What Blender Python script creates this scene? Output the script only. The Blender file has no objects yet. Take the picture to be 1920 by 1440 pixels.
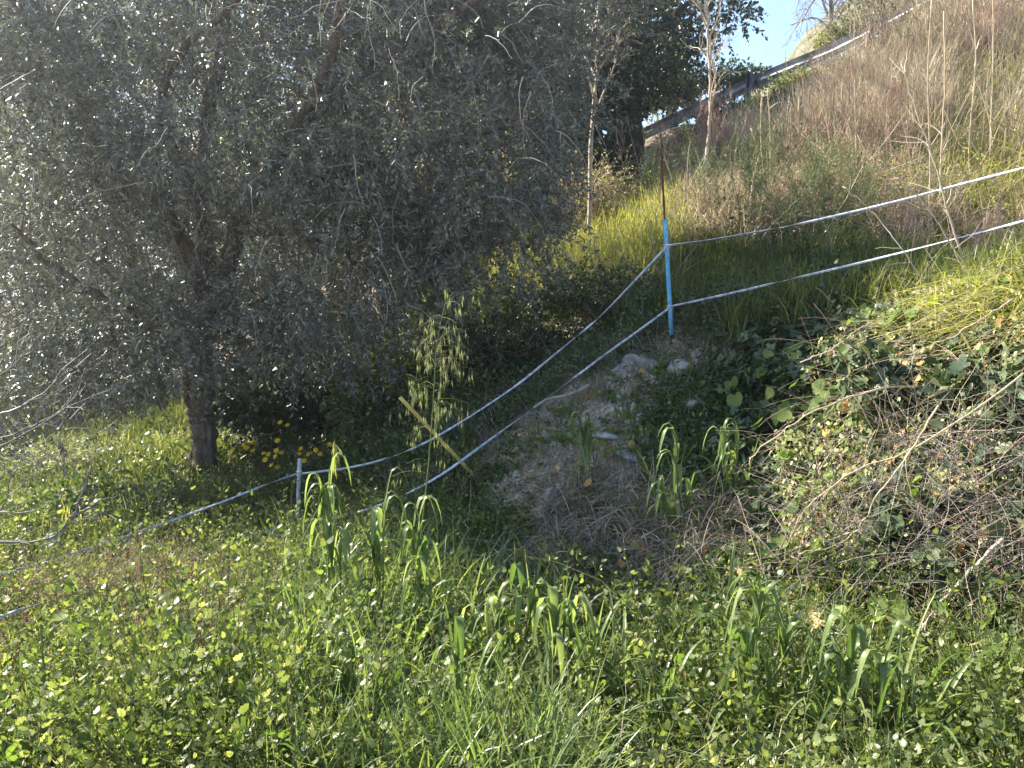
import bpy, math
import numpy as np
from mathutils import Vector
rng = np.random.default_rng(11)
PI = math.pi
S = bpy.context.scene
COL = S.collection

# ------------------------------------------------------------------ camera, sky, sun, exposure
PITCH = math.radians(8.0)
F = 1387.0                                   # focal length in photo pixels (1920 wide)
cam_d = bpy.data.cameras.new("camera"); cam_d.sensor_width = 36; cam_d.lens = 26.0
cam_d.clip_start = 0.05; cam_d.clip_end = 2000
cam = bpy.data.objects.new("camera", cam_d); COL.objects.link(cam)
cam.location = (0, 0, 0); cam.rotation_euler = (PI/2 - PITCH, 0, 0)
S.camera = cam
SUN_AZ, SUN_EL = math.radians(-61), math.radians(37)     # azimuth from +Y, negative = left
w = bpy.data.worlds.new("World"); S.world = w; w.use_nodes = True
nt = w.node_tree; nt.nodes.clear()
sky = nt.nodes.new("ShaderNodeTexSky"); sky.sky_type = 'NISHITA'; sky.sun_disc = False
sky.sun_elevation = SUN_EL; sky.sun_rotation = SUN_AZ % (2*PI)
sky.altitude = 100; sky.air_density = 1.0; sky.dust_density = 0.6; sky.ozone_density = 1.5
bg = nt.nodes.new("ShaderNodeBackground"); bg.inputs[1].default_value = 0.085
wo = nt.nodes.new("ShaderNodeOutputWorld")
nt.links.new(sky.outputs[0], bg.inputs[0]); nt.links.new(bg.outputs[0], wo.inputs[0])
sd = bpy.data.lights.new("sun", 'SUN'); sd.energy = 5.0; sd.angle = math.radians(0.5); sd.color = (1.0, .92, .79)
sun = bpy.data.objects.new("sun", sd); COL.objects.link(sun)
SD = np.array([math.sin(SUN_AZ)*math.cos(SUN_EL), math.cos(SUN_AZ)*math.cos(SUN_EL), math.sin(SUN_EL)])
sun.rotation_euler = Vector(SD).to_track_quat('Z', 'Y').to_euler()
S.view_settings.view_transform = 'Standard'; S.view_settings.look = 'None'
S.view_settings.exposure = 2.1; S.view_settings.gamma = 1
S.render.resolution_x = 1024; S.render.resolution_y = 768
S.cycles.max_bounces = 6; S.cycles.transparent_max_bounces = 8

# ------------------------------------------------------------------ maths helpers
cP, sP = math.cos(PITCH), math.sin(PITCH)
def ray(u, v):
    u = np.asarray(u, float); v = np.asarray(v, float)
    a = (u-960)/F; b = -(v-720)/F
    return np.stack([a, cP + b*sP, -sP + b*cP], -1)
def P(u, v, Y):
    """world point on the sight line of a spot, at its own distance Y in metres"""
    d = ray(u, v); return d*(np.asarray(Y, float)/d[..., 1])[..., None]
def nrm(a): return a/np.maximum(np.linalg.norm(a, axis=-1, keepdims=True), 1e-9)
def rnd_unit(n):
    return nrm(rng.normal(size=(n, 3)))
def U(a, b, n=None): return rng.uniform(a, b, n)
_perm = np.random.default_rng(3).random((64, 64))
def vnoise(x, y):
    x = np.asarray(x, float); y = np.asarray(y, float)
    xi = np.floor(x).astype(int); yi = np.floor(y).astype(int); fx = x-xi; fy = y-yi
    fx = fx*fx*(3-2*fx); fy = fy*fy*(3-2*fy)
    g = lambda i, j: _perm[i % 64, j % 64]
    return (g(xi, yi)*(1-fx)+g(xi+1, yi)*fx)*(1-fy) + (g(xi, yi+1)*(1-fx)+g(xi+1, yi+1)*fx)*fy

# ------------------------------------------------------------------ mesh buffer
class Buf:
    def __init__(s): s.V = []; s.F = {3: [], 4: []}; s.A = []; s.n = 0
    def add(s, verts, faces, a=None):
        verts = np.asarray(verts, float).reshape(-1, 3); faces = np.asarray(faces, int)
        s.V.append(verts); s.F[faces.shape[1]].append(faces + s.n)
        s.A.append(np.full(len(verts), .5) if a is None else np.asarray(a, float)); s.n += len(verts)
    def add2(s, verts, f4, f3, a=None):
        n0 = s.n; s.add(verts, f4, a); s.F[3].append(np.asarray(f3, int)+n0)
    def build(s, name, mat, parent=None, smooth=False):
        me = bpy.data.meshes.new(name)
        V = np.concatenate(s.V) if s.V else np.zeros((0, 3))
        if parent is not None: V = V - np.array(parent.location)
        fs = [(k, np.concatenate(s.F[k])) for k in (3, 4) if s.F[k]]
        nf = sum(len(f) for k, f in fs); nl = sum(f.size for k, f in fs)
        me.vertices.add(len(V)); me.vertices.foreach_set("co", V.astype(np.float32).ravel())
        me.loops.add(nl); me.polygons.add(nf)
        li = np.concatenate([f.ravel() for k, f in fs]); tot = np.concatenate([np.full(len(f), k) for k, f in fs])
        me.loops.foreach_set("vertex_index", li.astype(np.int32))
        me.polygons.foreach_set("loop_start", (np.cumsum(tot)-tot).astype(np.int32))
        me.polygons.foreach_set("loop_total", tot.astype(np.int32))
        if smooth: me.polygons.foreach_set("use_smooth", np.ones(nf, bool))
        at = me.attributes.new("rnd", 'FLOAT', 'POINT')
        at.data.foreach_set("value", np.concatenate(s.A).astype(np.float32))
        me.update(); me.validate()
        me.materials.append(mat)
        o = bpy.data.objects.new(name, me); COL.objects.link(o)
        if parent is not None: o.parent = parent
        return o
def tag(o, label=None, cat=None, group=None, kind=None):
    for k, v in (("label", label), ("category", cat), ("group", group), ("kind", kind)):
        if v: o[k] = v
    return o
def thing(name, label, cat, loc, group=None, rotz=0):
    o = bpy.data.objects.new(name, None); COL.objects.link(o); o.location = tuple(float(c) for c in loc)
    o.rotation_euler = (0, 0, rotz); o.empty_display_size = .1
    return tag(o, label, cat, group)
def dup(root, loc, rot=(0, 0, 0), scale=1, label=None):
    r = root.copy(); COL.objects.link(r); r.location = tuple(float(c) for c in loc); r.rotation_euler = rot
    r.scale = (scale,)*3 if np.isscalar(scale) else scale
    if label: r['label'] = label
    for ch in list(root.children):
        c = ch.copy(); COL.objects.link(c); c.parent = r
        for g in list(ch.children):
            d = g.copy(); COL.objects.link(d); d.parent = c
    return r

def tubes(buf, paths, radii, k=3, a=None, cap=False):
    paths = np.asarray(paths, float); N, M, _ = paths.shape
    radii = np.broadcast_to(np.asarray(radii, float), (N, M))
    T = nrm(np.gradient(paths, axis=1))
    ref = np.cross(T.mean(1), rnd_unit(N)); ref = nrm(ref)[:, None, :]
    n1 = nrm(np.cross(T, np.broadcast_to(ref, T.shape)) + 1e-7); n2 = np.cross(T, n1)
    th = np.arange(k)*2*PI/k
    ring = paths[:, :, None, :] + radii[:, :, None, None]*(np.cos(th)[None, None, :, None]*n1[:, :, None, :] + np.sin(th)[None, None, :, None]*n2[:, :, None, :])
    V = ring.reshape(-1, 3)
    i = np.arange(N)[:, None, None]*M*k; j = np.arange(M-1)[None, :, None]*k; q = np.arange(k)[None, None, :]; q2 = (q+1) % k
    f = np.stack(np.broadcast_arrays(i+j+q, i+j+q2, i+j+k+q2, i+j+k+q), -1).reshape(-1, 4)
    aa = np.repeat(rng.random(N) if a is None else np.broadcast_to(a, (N,)), M*k)
    if cap and k >= 3:
        V = np.concatenate([V, paths[:, 0], paths[:, -1]]); base = N*M*k
        ii = np.arange(N)[:, None]; qq = np.arange(k)[None, :]; qn = (qq+1) % k
        c0 = np.stack(np.broadcast_arrays(base+ii, ii*M*k+qn, ii*M*k+qq), -1).reshape(-1, 3)
        c1 = np.stack(np.broadcast_arrays(base+N+ii, ii*M*k+(M-1)*k+qq, ii*M*k+(M-1)*k+qn), -1).reshape(-1, 3)
        aa = np.concatenate([aa, np.full(2*N, .5)]); buf.add2(V, f, np.concatenate([c0, c1]), aa)
    else: buf.add(V, f, aa)
def ribbons(buf, paths, widths, side, a=None, fold=0.0):
    """strips along explicit paths; fold > 0 makes a V section of two halves"""
    paths = np.asarray(paths, float); N, M, _ = paths.shape
    widths = np.broadcast_to(np.asarray(widths, float), (N, M))
    T = nrm(np.gradient(paths, axis=1)); sd_ = np.broadcast_to(np.asarray(side, float)[:, None, :] if np.ndim(side) == 2 else side, T.shape)
    sd_ = nrm(sd_ - (sd_*T).sum(-1, keepdims=True)*T); up = np.cross(T, sd_)
    aa = rng.random(N) if a is None else np.broadcast_to(a, (N,))
    if fold:
        L = paths + sd_*widths[..., None]*.5 + up*(widths*fold)[..., None]; R = paths - sd_*widths[..., None]*.5 + up*(widths*fold)[..., None]
        V = np.stack([L, paths, R], 2).reshape(-1, 3); c = 3
    else:
        V = np.stack([paths + sd_*widths[..., None]*.5, paths - sd_*widths[..., None]*.5], 2).reshape(-1, 3); c = 2
    i = np.arange(N)[:, None]*M*c; j = np.arange(M-1)[None, :]*c; fs = []
    for h in range(c-1):
        b = i+j+h; fs.append(np.stack([b, b+1, b+c+1, b+c], -1).reshape(-1, 4))
    buf.add(V, np.concatenate(fs), np.repeat(aa, M*c))
def wander(base, d, length, M=6, jit=.15, grav=0.0):
    N = len(base); pts = np.zeros((N, M, 3)); pts[:, 0] = base; d = nrm(d).copy()
    st = (np.broadcast_to(length, (N,))/(M-1))[:, None]
    g = np.zeros((N, 3)); g[:, 2] = -1
    gv = np.broadcast_to(grav, (N,))[:, None]
    for m in range(1, M):
        d = nrm(d + rng.normal(size=(N, 3))*jit + g*gv); pts[:, m] = pts[:, m-1] + d*st
    return pts
def at_t(paths, idx, t):
    M = paths.shape[1]; f = t*(M-1); i = np.minimum(f.astype(int), M-2); r = (f-i)[:, None]
    p = paths[idx, i]*(1-r) + paths[idx, i+1]*r; d = nrm(paths[idx, i+1]-paths[idx, i]); return p, d
def kids(paths, n, t0=.25, t1=1.0, ang=.8, length=.3, M=6, jit=.15, grav=0.0, up=0.0):
    N = len(paths); idx = np.repeat(np.arange(N), n); t = U(t0, t1, len(idx)); p, d = at_t(paths, idx, t)
    q = nrm(np.cross(d, rnd_unit(len(idx)))); an = ang*U(.6, 1.3, len(idx))
    dd = d*np.cos(an)[:, None] + q*np.sin(an)[:, None]; dd[:, 2] += up
    L = length*U(.5, 1.3, len(idx))*(1.15-.6*t)
    return wander(p, dd, L, M, jit, grav)

# leaf templates: along +X, normal +Z, unit length
def tpl_lance(wd=.13, fold=.25):
    V = np.array([[0, 0, 0], [.5, wd, wd*fold], [1, 0, -.04], [.5, -wd, wd*fold]]); return V, np.array([[0, 2, 1], [0, 3, 2]])
def tpl_oval(wd=.3, fold=.25):
    V = np.array([[0, 0, 0], [.3, wd, wd*fold], [.72, wd*.8, wd*fold*.7], [1, 0, -.08], [.72, -wd*.8, wd*fold*.7], [.3, -wd, wd*fold], [.5, 0, .0]])
    return V, np.array([[0, 6, 1], [1, 6, 2], [2, 6, 3], [3, 6, 4], [4, 6, 5], [5, 6, 0]])
def tpl_poly(out, cup=.1, cx=.35):
    out = np.array(out, float); n = len(out)
    z = cup*((out[:, 0]-cx)**2 + out[:, 1]**2)*2
    V = np.vstack([np.c_[out, z], [[cx, 0, 0]]]); return V, np.array([[i, (i+1) % n, n] for i in range(n)])
IVY = tpl_poly([(0, 0), (-.16, -.24), (-.02, -.44), (.22, -.34), (.46, -.42), (.66, -.2), (1, 0), (.66, .2), (.46, .42), (.22, .34), (-.02, .44), (-.16, .24)], .16)
HEART = tpl_poly([(0.02, 0), (-.12, -.2), (-.05, -.42), (.25, -.52), (.6, -.42), (.85, -.2), (1, 0), (.85, .2), (.6, .42), (.25, .52), (-.05, .42), (-.12, .2)], .22)
ROUND = tpl_poly([(0, 0), (.02, -.3), (.25, -.5), (.6, -.5), (.88, -.3), (1, 0), (.88, .3), (.6, .5), (.25, .5), (.02, .3)], -.18, .45)
LANCE = tpl_lance(); OVAL = tpl_oval(); OVALN = tpl_oval(.2); SERR = tpl_poly([(0, 0), (.15, -.3), (.32, -.24), (.45, -.34), (.6, -.2), (.78, -.2), (1, 0), (.78, .2), (.6, .2), (.45, .34), (.32, .24), (.15, .3)], .15, .5)
def leaves(buf, tpl, pos, axis, normal, size, a=None):
    V, Fc = tpl; pos = np.asarray(pos); N = len(pos)
    if N == 0: return
    X = nrm(axis); Z = nrm(normal - (normal*X).sum(-1, keepdims=True)*X + 1e-6); Y = np.cross(Z, X)
    s = np.broadcast_to(size, (N,))[:, None, None]
    W = pos[:, None, :] + s*(V[None, :, 0, None]*X[:, None, :] + V[None, :, 1, None]*Y[:, None, :] + V[None, :, 2, None]*Z[:, None, :])
    f = (np.arange(N)[:, None, None]*len(V) + Fc[None]).reshape(-1, 3)
    buf.add(W.reshape(-1, 3), f, np.repeat(rng.random(N) if a is None else np.broadcast_to(a, (N,)), len(V)))

# ------------------------------------------------------------------ materials
def new_mat(name):
    m = bpy.data.materials.new(name); m.use_nodes = True; n = m.node_tree; n.nodes.clear()
    return m, n, n.nodes.new("ShaderNodeOutputMaterial")
def ramp(n, stops):
    r = n.nodes.new("ShaderNodeValToRGB"); e = r.color_ramp.elements
    while len(e) < len(stops): e.new(.5)
    for el, (p, c) in zip(e, stops): el.position = p; el.color = (*c, 1)
    return r
def leafmat(name, cols, trans=.35, rough=.45, spec=.5, back=None, tcol=None):
    m, n, out = new_mat(name); L = n.links.new
    at = n.nodes.new("ShaderNodeAttribute"); at.attribute_name = "rnd"
    k = len(cols); r = ramp(n, [(i/max(1, k-1), c) for i, c in enumerate(cols)]); L(at.outputs["Fac"], r.inputs[0])
    tc = n.nodes.new("ShaderNodeTexCoord"); ns = n.nodes.new("ShaderNodeTexNoise"); ns.inputs["Scale"].default_value = 40
    L(tc.outputs["Object"], ns.inputs["Vector"])
    mr = n.nodes.new("ShaderNodeMapRange"); mr.inputs[3].default_value = .75; mr.inputs[4].default_value = 1.25; L(ns.outputs["Fac"], mr.inputs[0])
    mx = n.nodes.new("ShaderNodeMix"); mx.data_type = 'RGBA'; mx.blend_type = 'MULTIPLY'; mx.inputs[0].default_value = 1
    L(r.outputs[0], mx.inputs[6]); L(mr.outputs[0], mx.inputs[7]); col = mx.outputs[2]
    if back:
        ge = n.nodes.new("ShaderNodeNewGeometry"); mb = n.nodes.new("ShaderNodeMix"); mb.data_type = 'RGBA'
        L(ge.outputs["Backfacing"], mb.inputs[0]); L(col, mb.inputs[6]); mb.inputs[7].default_value = (*back, 1); col = mb.outputs[2]
    p = n.nodes.new("ShaderNodeBsdfPrincipled"); L(col, p.inputs["Base Color"]); p.inputs["Roughness"].default_value = rough
    p.inputs["Specular IOR Level"].default_value = spec
    if trans > 0:
        t = n.nodes.new("ShaderNodeBsdfTranslucent"); tm = n.nodes.new("ShaderNodeMix"); tm.data_type = 'RGBA'; tm.blend_type = 'MULTIPLY'; tm.inputs[0].default_value = 1
        L(r.outputs[0], tm.inputs[6]); tm.inputs[7].default_value = (*(tcol or (1.7, 1.75, .85)), 1); L(tm.outputs[2], t.inputs[0])
        ms = n.nodes.new("ShaderNodeMixShader"); ms.inputs[0].default_value = trans
        L(p.outputs[0], ms.inputs[1]); L(t.outputs[0], ms.inputs[2]); L(ms.outputs[0], out.inputs[0])
    else: L(p.outputs[0], out.inputs[0])
    return m
def solid(name, cols, rough=.7, spec=.3, scale=20, metal=0, bump=.0, bscale=60, dist=.01, stretch=(1, 1, 1)):
    m, n, out = new_mat(name); L = n.links.new
    tc = n.nodes.new("ShaderNodeTexCoord"); mp = n.nodes.new("ShaderNodeMapping"); mp.inputs["Scale"].default_value = stretch
    L(tc.outputs["Object"], mp.inputs[0])
    ns = n.nodes.new("ShaderNodeTexNoise"); ns.inputs["Scale"].default_value = scale; ns.inputs["Detail"].default_value = 6; ns.inputs["Roughness"].default_value = .65
    L(mp.outputs[0], ns.inputs["Vector"]); k = len(cols)
    r = ramp(n, [(.3+.4*i/max(1, k-1), c) for i, c in enumerate(cols)]); L(ns.outputs["Fac"], r.inputs[0])
    p = n.nodes.new("ShaderNodeBsdfPrincipled"); L(r.outputs[0], p.inputs["Base Color"]); p.inputs["Roughness"].default_value = rough
    p.inputs["Specular IOR Level"].default_value = spec; p.inputs["Metallic"].default_value = metal
    if bump:
        b = n.nodes.new("ShaderNodeBump"); b.inputs["Strength"].default_value = bump; b.inputs["Distance"].default_value = dist
        n2 = n.nodes.new("ShaderNodeTexNoise"); n2.inputs["Scale"].default_value = bscale; n2.inputs["Detail"].default_value = 8
        L(mp.outputs[0], n2.inputs["Vector"]); L(n2.outputs["Fac"], b.inputs["Height"]); L(b.outputs[0], p.inputs["Normal"])
    L(p.outputs[0], out.inputs[0]); return m
M = {}
M['soil'] = solid('soil', [(.11, .085, .064), (.25, .2, .155), (.42, .355, .29)], .95, .1, 5, bump=.8, bscale=22, dist=.04)
M['olive'] = leafmat('olive_leaf', [(.042, .048, .036), (.078, .086, .064), (.125, .132, .1)], .15, .36, .65, back=(.2, .21, .175), tcol=(1.3, 1.4, .8))
M['olive_bark'] = solid('olive_bark', [(.045, .036, .03), (.13, .1, .08), (.25, .21, .17)], .9, .2, 16, bump=1, bscale=24, dist=.05, stretch=(1, 1, .3))
M['twig_pale'] = leafmat('pale_twig', [(.25, .2, .14), (.42, .35, .26), (.56, .49, .38)], 0, .6, .3)
M['twig_grey'] = leafmat('grey_twig', [(.12, .11, .1), (.26, .24, .22), (.38, .36, .33)], 0, .55, .4)
M['olive_twig'] = leafmat('olive_twig', [(.08, .072, .06), (.16, .15, .13), (.27, .255, .225)], 0, .6, .3)
M['twig_dark'] = leafmat('dark_grey_twig', [(.07, .06, .055), (.14, .125, .115), (.24, .22, .2)], 0, .55, .4)
M['twig_red'] = leafmat('red_twig', [(.26, .15, .11), (.42, .28, .21), (.54, .41, .33)], 0, .6, .3)
M['herb'] = leafmat('herb_leaf', [(.022, .036, .012), (.07, .105, .03), (.155, .185, .06), (.3, .31, .16)], .45, .42, .42)  # darkest stop lowered, putting the shaded gaps between leaves into the colour
M['herb_dark'] = leafmat('dark_herb_leaf', [(.022, .036, .014), (.05, .07, .025), (.095, .12, .04)], .28, .42, .5)  # dark species whose tone also stands in for shade in the gaps
M['herb_yellow'] = leafmat('yellowish_herb_leaf', [(.12, .16, .04), (.21, .245, .07), (.33, .34, .15)], .42, .45, .4)
M['grass'] = leafmat('grass_blade', [(.055, .078, .025), (.11, .135, .04), (.2, .2, .075)], .42, .42, .45)
M['broad'] = leafmat('broad_grass_blade', [(.07, .115, .035), (.13, .185, .065), (.22, .27, .12)], .45, .36, .5)
M['yellowgreen'] = leafmat('yellow_green_blade', [(.2, .22, .05), (.3, .3, .1), (.42, .38, .19)], .4, .5, .4)
M['ivy'] = leafmat('ivy_leaf', [(.025, .045, .022), (.04, .07, .032), (.07, .1, .045), (.13, .15, .07)], .16, .5, .3)
M['ivy_pale'] = leafmat('pale_ivy_leaf', [(.12, .16, .05), (.25, .28, .12), (.38, .36, .2), (.46, .32, .2)], .3, .5, .4)
M['heart'] = leafmat('heart_leaf', [(.06, .11, .025), (.11, .17, .04), (.2, .25, .07)], .4, .6, .25)
M['orange'] = leafmat('withered_leaf', [(.35, .13, .05), (.45, .25, .08), (.5, .36, .15)], .3, .6, .3, tcol=(1.5, 1.3, .9))
M['straw'] = leafmat('straw', [(.32, .26, .17), (.5, .43, .31), (.66, .6, .48)], .3, .6, .3, tcol=(1.2, 1.1, .9))
M['deadgrey'] = leafmat('dead_grey_grass', [(.1, .08, .06), (.22, .18, .14), (.36, .31, .25)], .05, .65, .3)
M['pink'] = leafmat('dry_pink_seed_heads', [(.35, .2, .15), (.48, .33, .26), (.55, .45, .36)], .2, .7, .2, tcol=(1.2, 1, .9))
M['oak'] = leafmat('oak_leaf', [(.015, .03, .012), (.03, .05, .02), (.055, .075, .035)], .12, .35, .6)
M['oak_bark'] = solid('oak_bark', [(.03, .024, .02), (.07, .055, .045)], .9, .2, 8, bump=1, bscale=14, dist=.04)
M['scrub'] = leafmat('scrub_leaf', [(.12, .14, .08), (.2, .22, .14), (.3, .3, .22)], .3, .45, .4)
M['bramble'] = leafmat('bramble_leaf', [(.03, .06, .02), (.06, .1, .03), (.12, .17, .05)], .28, .4, .5)
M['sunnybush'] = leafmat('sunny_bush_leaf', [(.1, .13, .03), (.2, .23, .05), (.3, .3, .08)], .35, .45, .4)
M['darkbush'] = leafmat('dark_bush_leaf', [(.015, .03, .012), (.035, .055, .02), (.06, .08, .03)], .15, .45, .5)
M['rust'] = solid('rusty_steel', [(.05, .022, .014), (.12, .05, .03)], .85, .3, 40, bump=.4)
M['blue'] = solid('blue_plastic', [(.05, .2, .34), (.08, .31, .52), (.12, .38, .6), (.3, .42, .5)], .5, .4, 22, bump=.1)
M['white_plastic'] = solid('grey_white_plastic', [(.26, .27, .26), (.42, .46, .48), (.56, .58, .6)], .5, .4, 20)
M['tape'] = solid('white_tape', [(.16, .19, .3), (.5, .52, .58), (.82, .82, .84)], .55, .3, 26)
M['tapeblue'] = solid('blue_tape_thread', [(.12, .2, .5), (.2, .3, .6)], .5, .4, 30)
M['yellow_stake'] = solid('yellow_cane', [(.28, .19, .06), (.5, .36, .09), (.62, .48, .15)], .6, .3, 22)
M['rubble'] = solid('rubble', [(.17, .135, .105), (.33, .275, .22), (.52, .46, .39)], .95, .1, 5, bump=.5)
M['stone'] = solid('stone', [(.14, .12, .1), (.3, .28, .26), (.52, .5, .48)], .9, .2, 9, bump=.8, bscale=25, dist=.02)
M['wood'] = solid('bleached_wood', [(.25, .22, .17), (.42, .38, .3)], .8, .2, 20, bump=.5, stretch=(1, 1, 1))
M['steel'] = solid('galvanised_steel', [(.13, .145, .17), (.3, .32, .35), (.5, .51, .53)], .45, .5, 2.5, metal=.45)
M['darksteel'] = solid('dark_weathered_steel', [(.06, .065, .08), (.14, .15, .17)], .5, .5, 6, metal=.5)
M['petal'] = leafmat('yellow_petal', [(.75, .5, .02), (.85, .62, .04)], .3, .6, .2, tcol=(1.1, 1.0, .5))
M['disc'] = solid('flower_centre', [(.5, .26, .01), (.6, .35, .02)], .9, .1, 200)
M['stemgreen'] = leafmat('green_stem', [(.12, .16, .05), (.2, .22, .08)], .15, .5, .4)
M['redstem'] = leafmat('red_stem', [(.22, .07, .04), (.3, .12, .06)], .1, .5, .4)
M['puff'] = leafmat('seed_puff', [(.7, .7, .68), (.8, .8, .8)], .4, .8, .1, tcol=(1, 1, 1))
M['asphalt'] = solid('asphalt', [(.04, .04, .042), (.065, .065, .066)], .9, .3, 60)
M['hill'] = solid('scrub_hillside', [(.07, .08, .04), (.14, .13, .07), (.24, .2, .15)], .95, .1, 1.2, bump=1, bscale=2, dist=.5)
M['bagcloth'] = solid('pale_rag', [(.5, .5, .45), (.68, .68, .64)], .8, .2, 30)

# ------------------------------------------------------------------ terrain
CP = [(0,1440,2.25),(960,1440,2.3),(1920,1440,2.1),(0,1150,3.9),(300,1100,4.0),(700,1100,3.9),(960,1150,3.5),(1250,1150,3.3),(1500,1150,3.05),
 (1800,1240,2.65),(1920,1230,2.55),(557,1010,5.5),(300,960,5.8),(380,905,7),(0,1010,6),(100,830,12),(250,790,13),(600,850,7.2),(0,900,8),
 (850,950,4.8),(1000,930,4.5),(1200,940,4.2),(1400,1010,3.7),(1050,760,5.3),(1180,690,5.5),(1259,645,5.5),(1300,760,4.9),(1200,820,4.8),
 (950,700,7),(850,720,7),(700,780,7.2),(900,600,9.5),(1000,500,12),(1150,420,13),(1200,540,8),(700,650,11),(500,700,12),
 (1330,625,5.4),(1450,560,7),(1700,480,8),(1920,450,8),(1750,600,4.7),(1920,540,3.95),(1500,615,5.2),
 (1920,575,3.55),(1700,650,4.3),(1500,660,4.9),(1350,690,5.1),(1920,1180,2.8),(1760,1140,2.95),(1600,1080,3.25),(1420,980,3.8),(1370,850,4.5),
 (2300,560,3.3),(2300,1350,2.2),(2500,450,4.2),(1300,400,10),(1500,360,10.5),(1700,330,10),(1900,320,9),(1900,150,11),(1920,0,13),(1700,100,13.5),
 (1250,290,17),(1420,222,16.8),(1560,150,15.3),(1650,100,14.2),(2300,300,8),(2300,0,12)]
cps = np.array([P(*c) for c in CP])
WP = [(0,0,-1.6),(-1,1,-1.6),(1.2,1,-1.4),(0,-2,-1.6),(-3,0,-2.0),(3,0,-.9),(-6,4,-2.6),(-30,40,-5),(-12,20,-3.5),(0,45,3.4),(30,40,8),(14,20,6.5),(40,0,6),(12,3,2.5),(-40,0,-12),
      (0,-30,-3),(20,-20,0),(-20,-20,-8),(4,21,4.0),(8,19,4.4),(2.5,24,3.4),(0,18,1.5),(-6,22,-1.5),(300,0,20),(0,300,15),(-300,0,-30),(-300,300,-20),(300,300,25),(0,-300,-20)]
cps = np.vstack([cps, np.array(WP, float)])
def rk(d2): return np.sqrt(d2 + .3**2)
_A = rk(((cps[:, None, :2]-cps[None, :, :2])**2).sum(-1)); _mu = cps[:, 2].mean()
_w = np.linalg.solve(_A - np.eye(len(cps))*.12, cps[:, 2]-_mu)
def rbf(x, y):
    sh = np.shape(x); q = np.stack([np.ravel(x), np.ravel(y)], -1); out = np.empty(len(q))
    for i in range(0, len(q), 40000):
        out[i:i+40000] = rk(((q[i:i+40000, None]-cps[None, :, :2])**2).sum(-1)) @ _w
    return (out+_mu).reshape(sh)
GX0, GX1, GY0, GY1, GS = -16., 17., -4., 30., .06
gx = np.arange(GX0, GX1+GS/2, GS); gy = np.arange(GY0, GY1+GS/2, GS)
gxx, gyy = np.meshgrid(gx, gy, indexing='ij')
def rough(x, y): return .07*(vnoise(x*1.3, y*1.3)-.5) + .05*(vnoise(x*4+9, y*4)-.5) + .03*(vnoise(x*11+3, y*11)-.5)
GZ = rbf(gxx, gyy) + rough(gxx, gyy)
def H(x, y):
    fx = np.clip((np.asarray(x)-GX0)/GS, 0, len(gx)-1.001); fy = np.clip((np.asarray(y)-GY0)/GS, 0, len(gy)-1.001)
    i = fx.astype(int); j = fy.astype(int); a = fx-i; b = fy-j
    return (GZ[i, j]*(1-a)+GZ[i+1, j]*a)*(1-b) + (GZ[i, j+1]*(1-a)+GZ[i+1, j+1]*a)*b
def Nn(x, y, e=.15):
    return nrm(np.stack([-(H(x+e, y)-H(x-e, y))/(2*e), -(H(x, y+e)-H(x, y-e))/(2*e), np.ones(np.shape(x))], -1))
_ts = 1.2*1.0085**np.arange(400)
def G(u, v):
    """first ground point met by the sight line of each spot; also a mask of those that meet ground within 30 m"""
    u = np.atleast_1d(np.asarray(u, float)); v = np.atleast_1d(np.asarray(v, float)); d = ray(u, v); d = d/d[:, 1:2]
    best = np.full(len(u), np.nan)
    for c in range(0, len(u), 20000):
        dd = d[c:c+20000]; pts = dd[:, None, :]*_ts[None, :, None]
        below = H(pts[..., 0], pts[..., 1]) > pts[..., 2]
        k = below.argmax(1); ok = below.any(1)
        b = np.where(ok, _ts[np.maximum(k, 1)] - (_ts[np.maximum(k, 1)]-_ts[np.maximum(k-1, 0)])*.5, np.nan)
        best[c:c+20000] = b
    ok = np.isfinite(best) & (np.abs(d[:, 0]*np.nan_to_num(best)) < 15) & (np.nan_to_num(best) < 27)
    p = d*np.nan_to_num(best, nan=5.)[:, None]; p[:, 2] = H(p[:, 0], p[:, 1])
    return p, ok
def inpoly(u, v, poly):
    x = np.asarray(u); y = np.asarray(v); c = np.zeros(x.shape, bool); n = len(poly)
    for i in range(n):
        x1, y1 = poly[i]; x2, y2 = poly[(i+1) % n]
        if y1 == y2: continue
        c ^= ((y1 > y) != (y2 > y)) & (x < (x2-x1)*(y-y1)/(y2-y1)+x1)
    return c
BARE_STRIP = [(1000, 1130), (1330, 1150), (1370, 1640), (1160, 1640), (1120, 1300)]
def spots(poly, n, clump=None, thr=.45):
    """n ground points spread over a patch of hillside (more of them close by)"""
    poly = np.array(poly, float); lo = poly.min(0); hi = poly.max(0); out = []
    tot = 0
    for _ in range(12):
        u = U(lo[0], hi[0], n); v = U(lo[1], hi[1], n); m = inpoly(u + rng.normal(size=n)*12, v + rng.normal(size=n)*12, poly)
        m &= ~(inpoly(u, v, BARE_STRIP) & (rng.random(n) < .62)); p, ok = G(u[m], v[m]); p = p[ok]
        if clump: p = p[vnoise(p[:, 0]*clump, p[:, 1]*clump) + rng.normal(size=len(p))*.08 > thr]
        out.append(p); tot += len(p)
        if tot >= n: break
    p = np.concatenate(out)[:n]; return p

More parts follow.
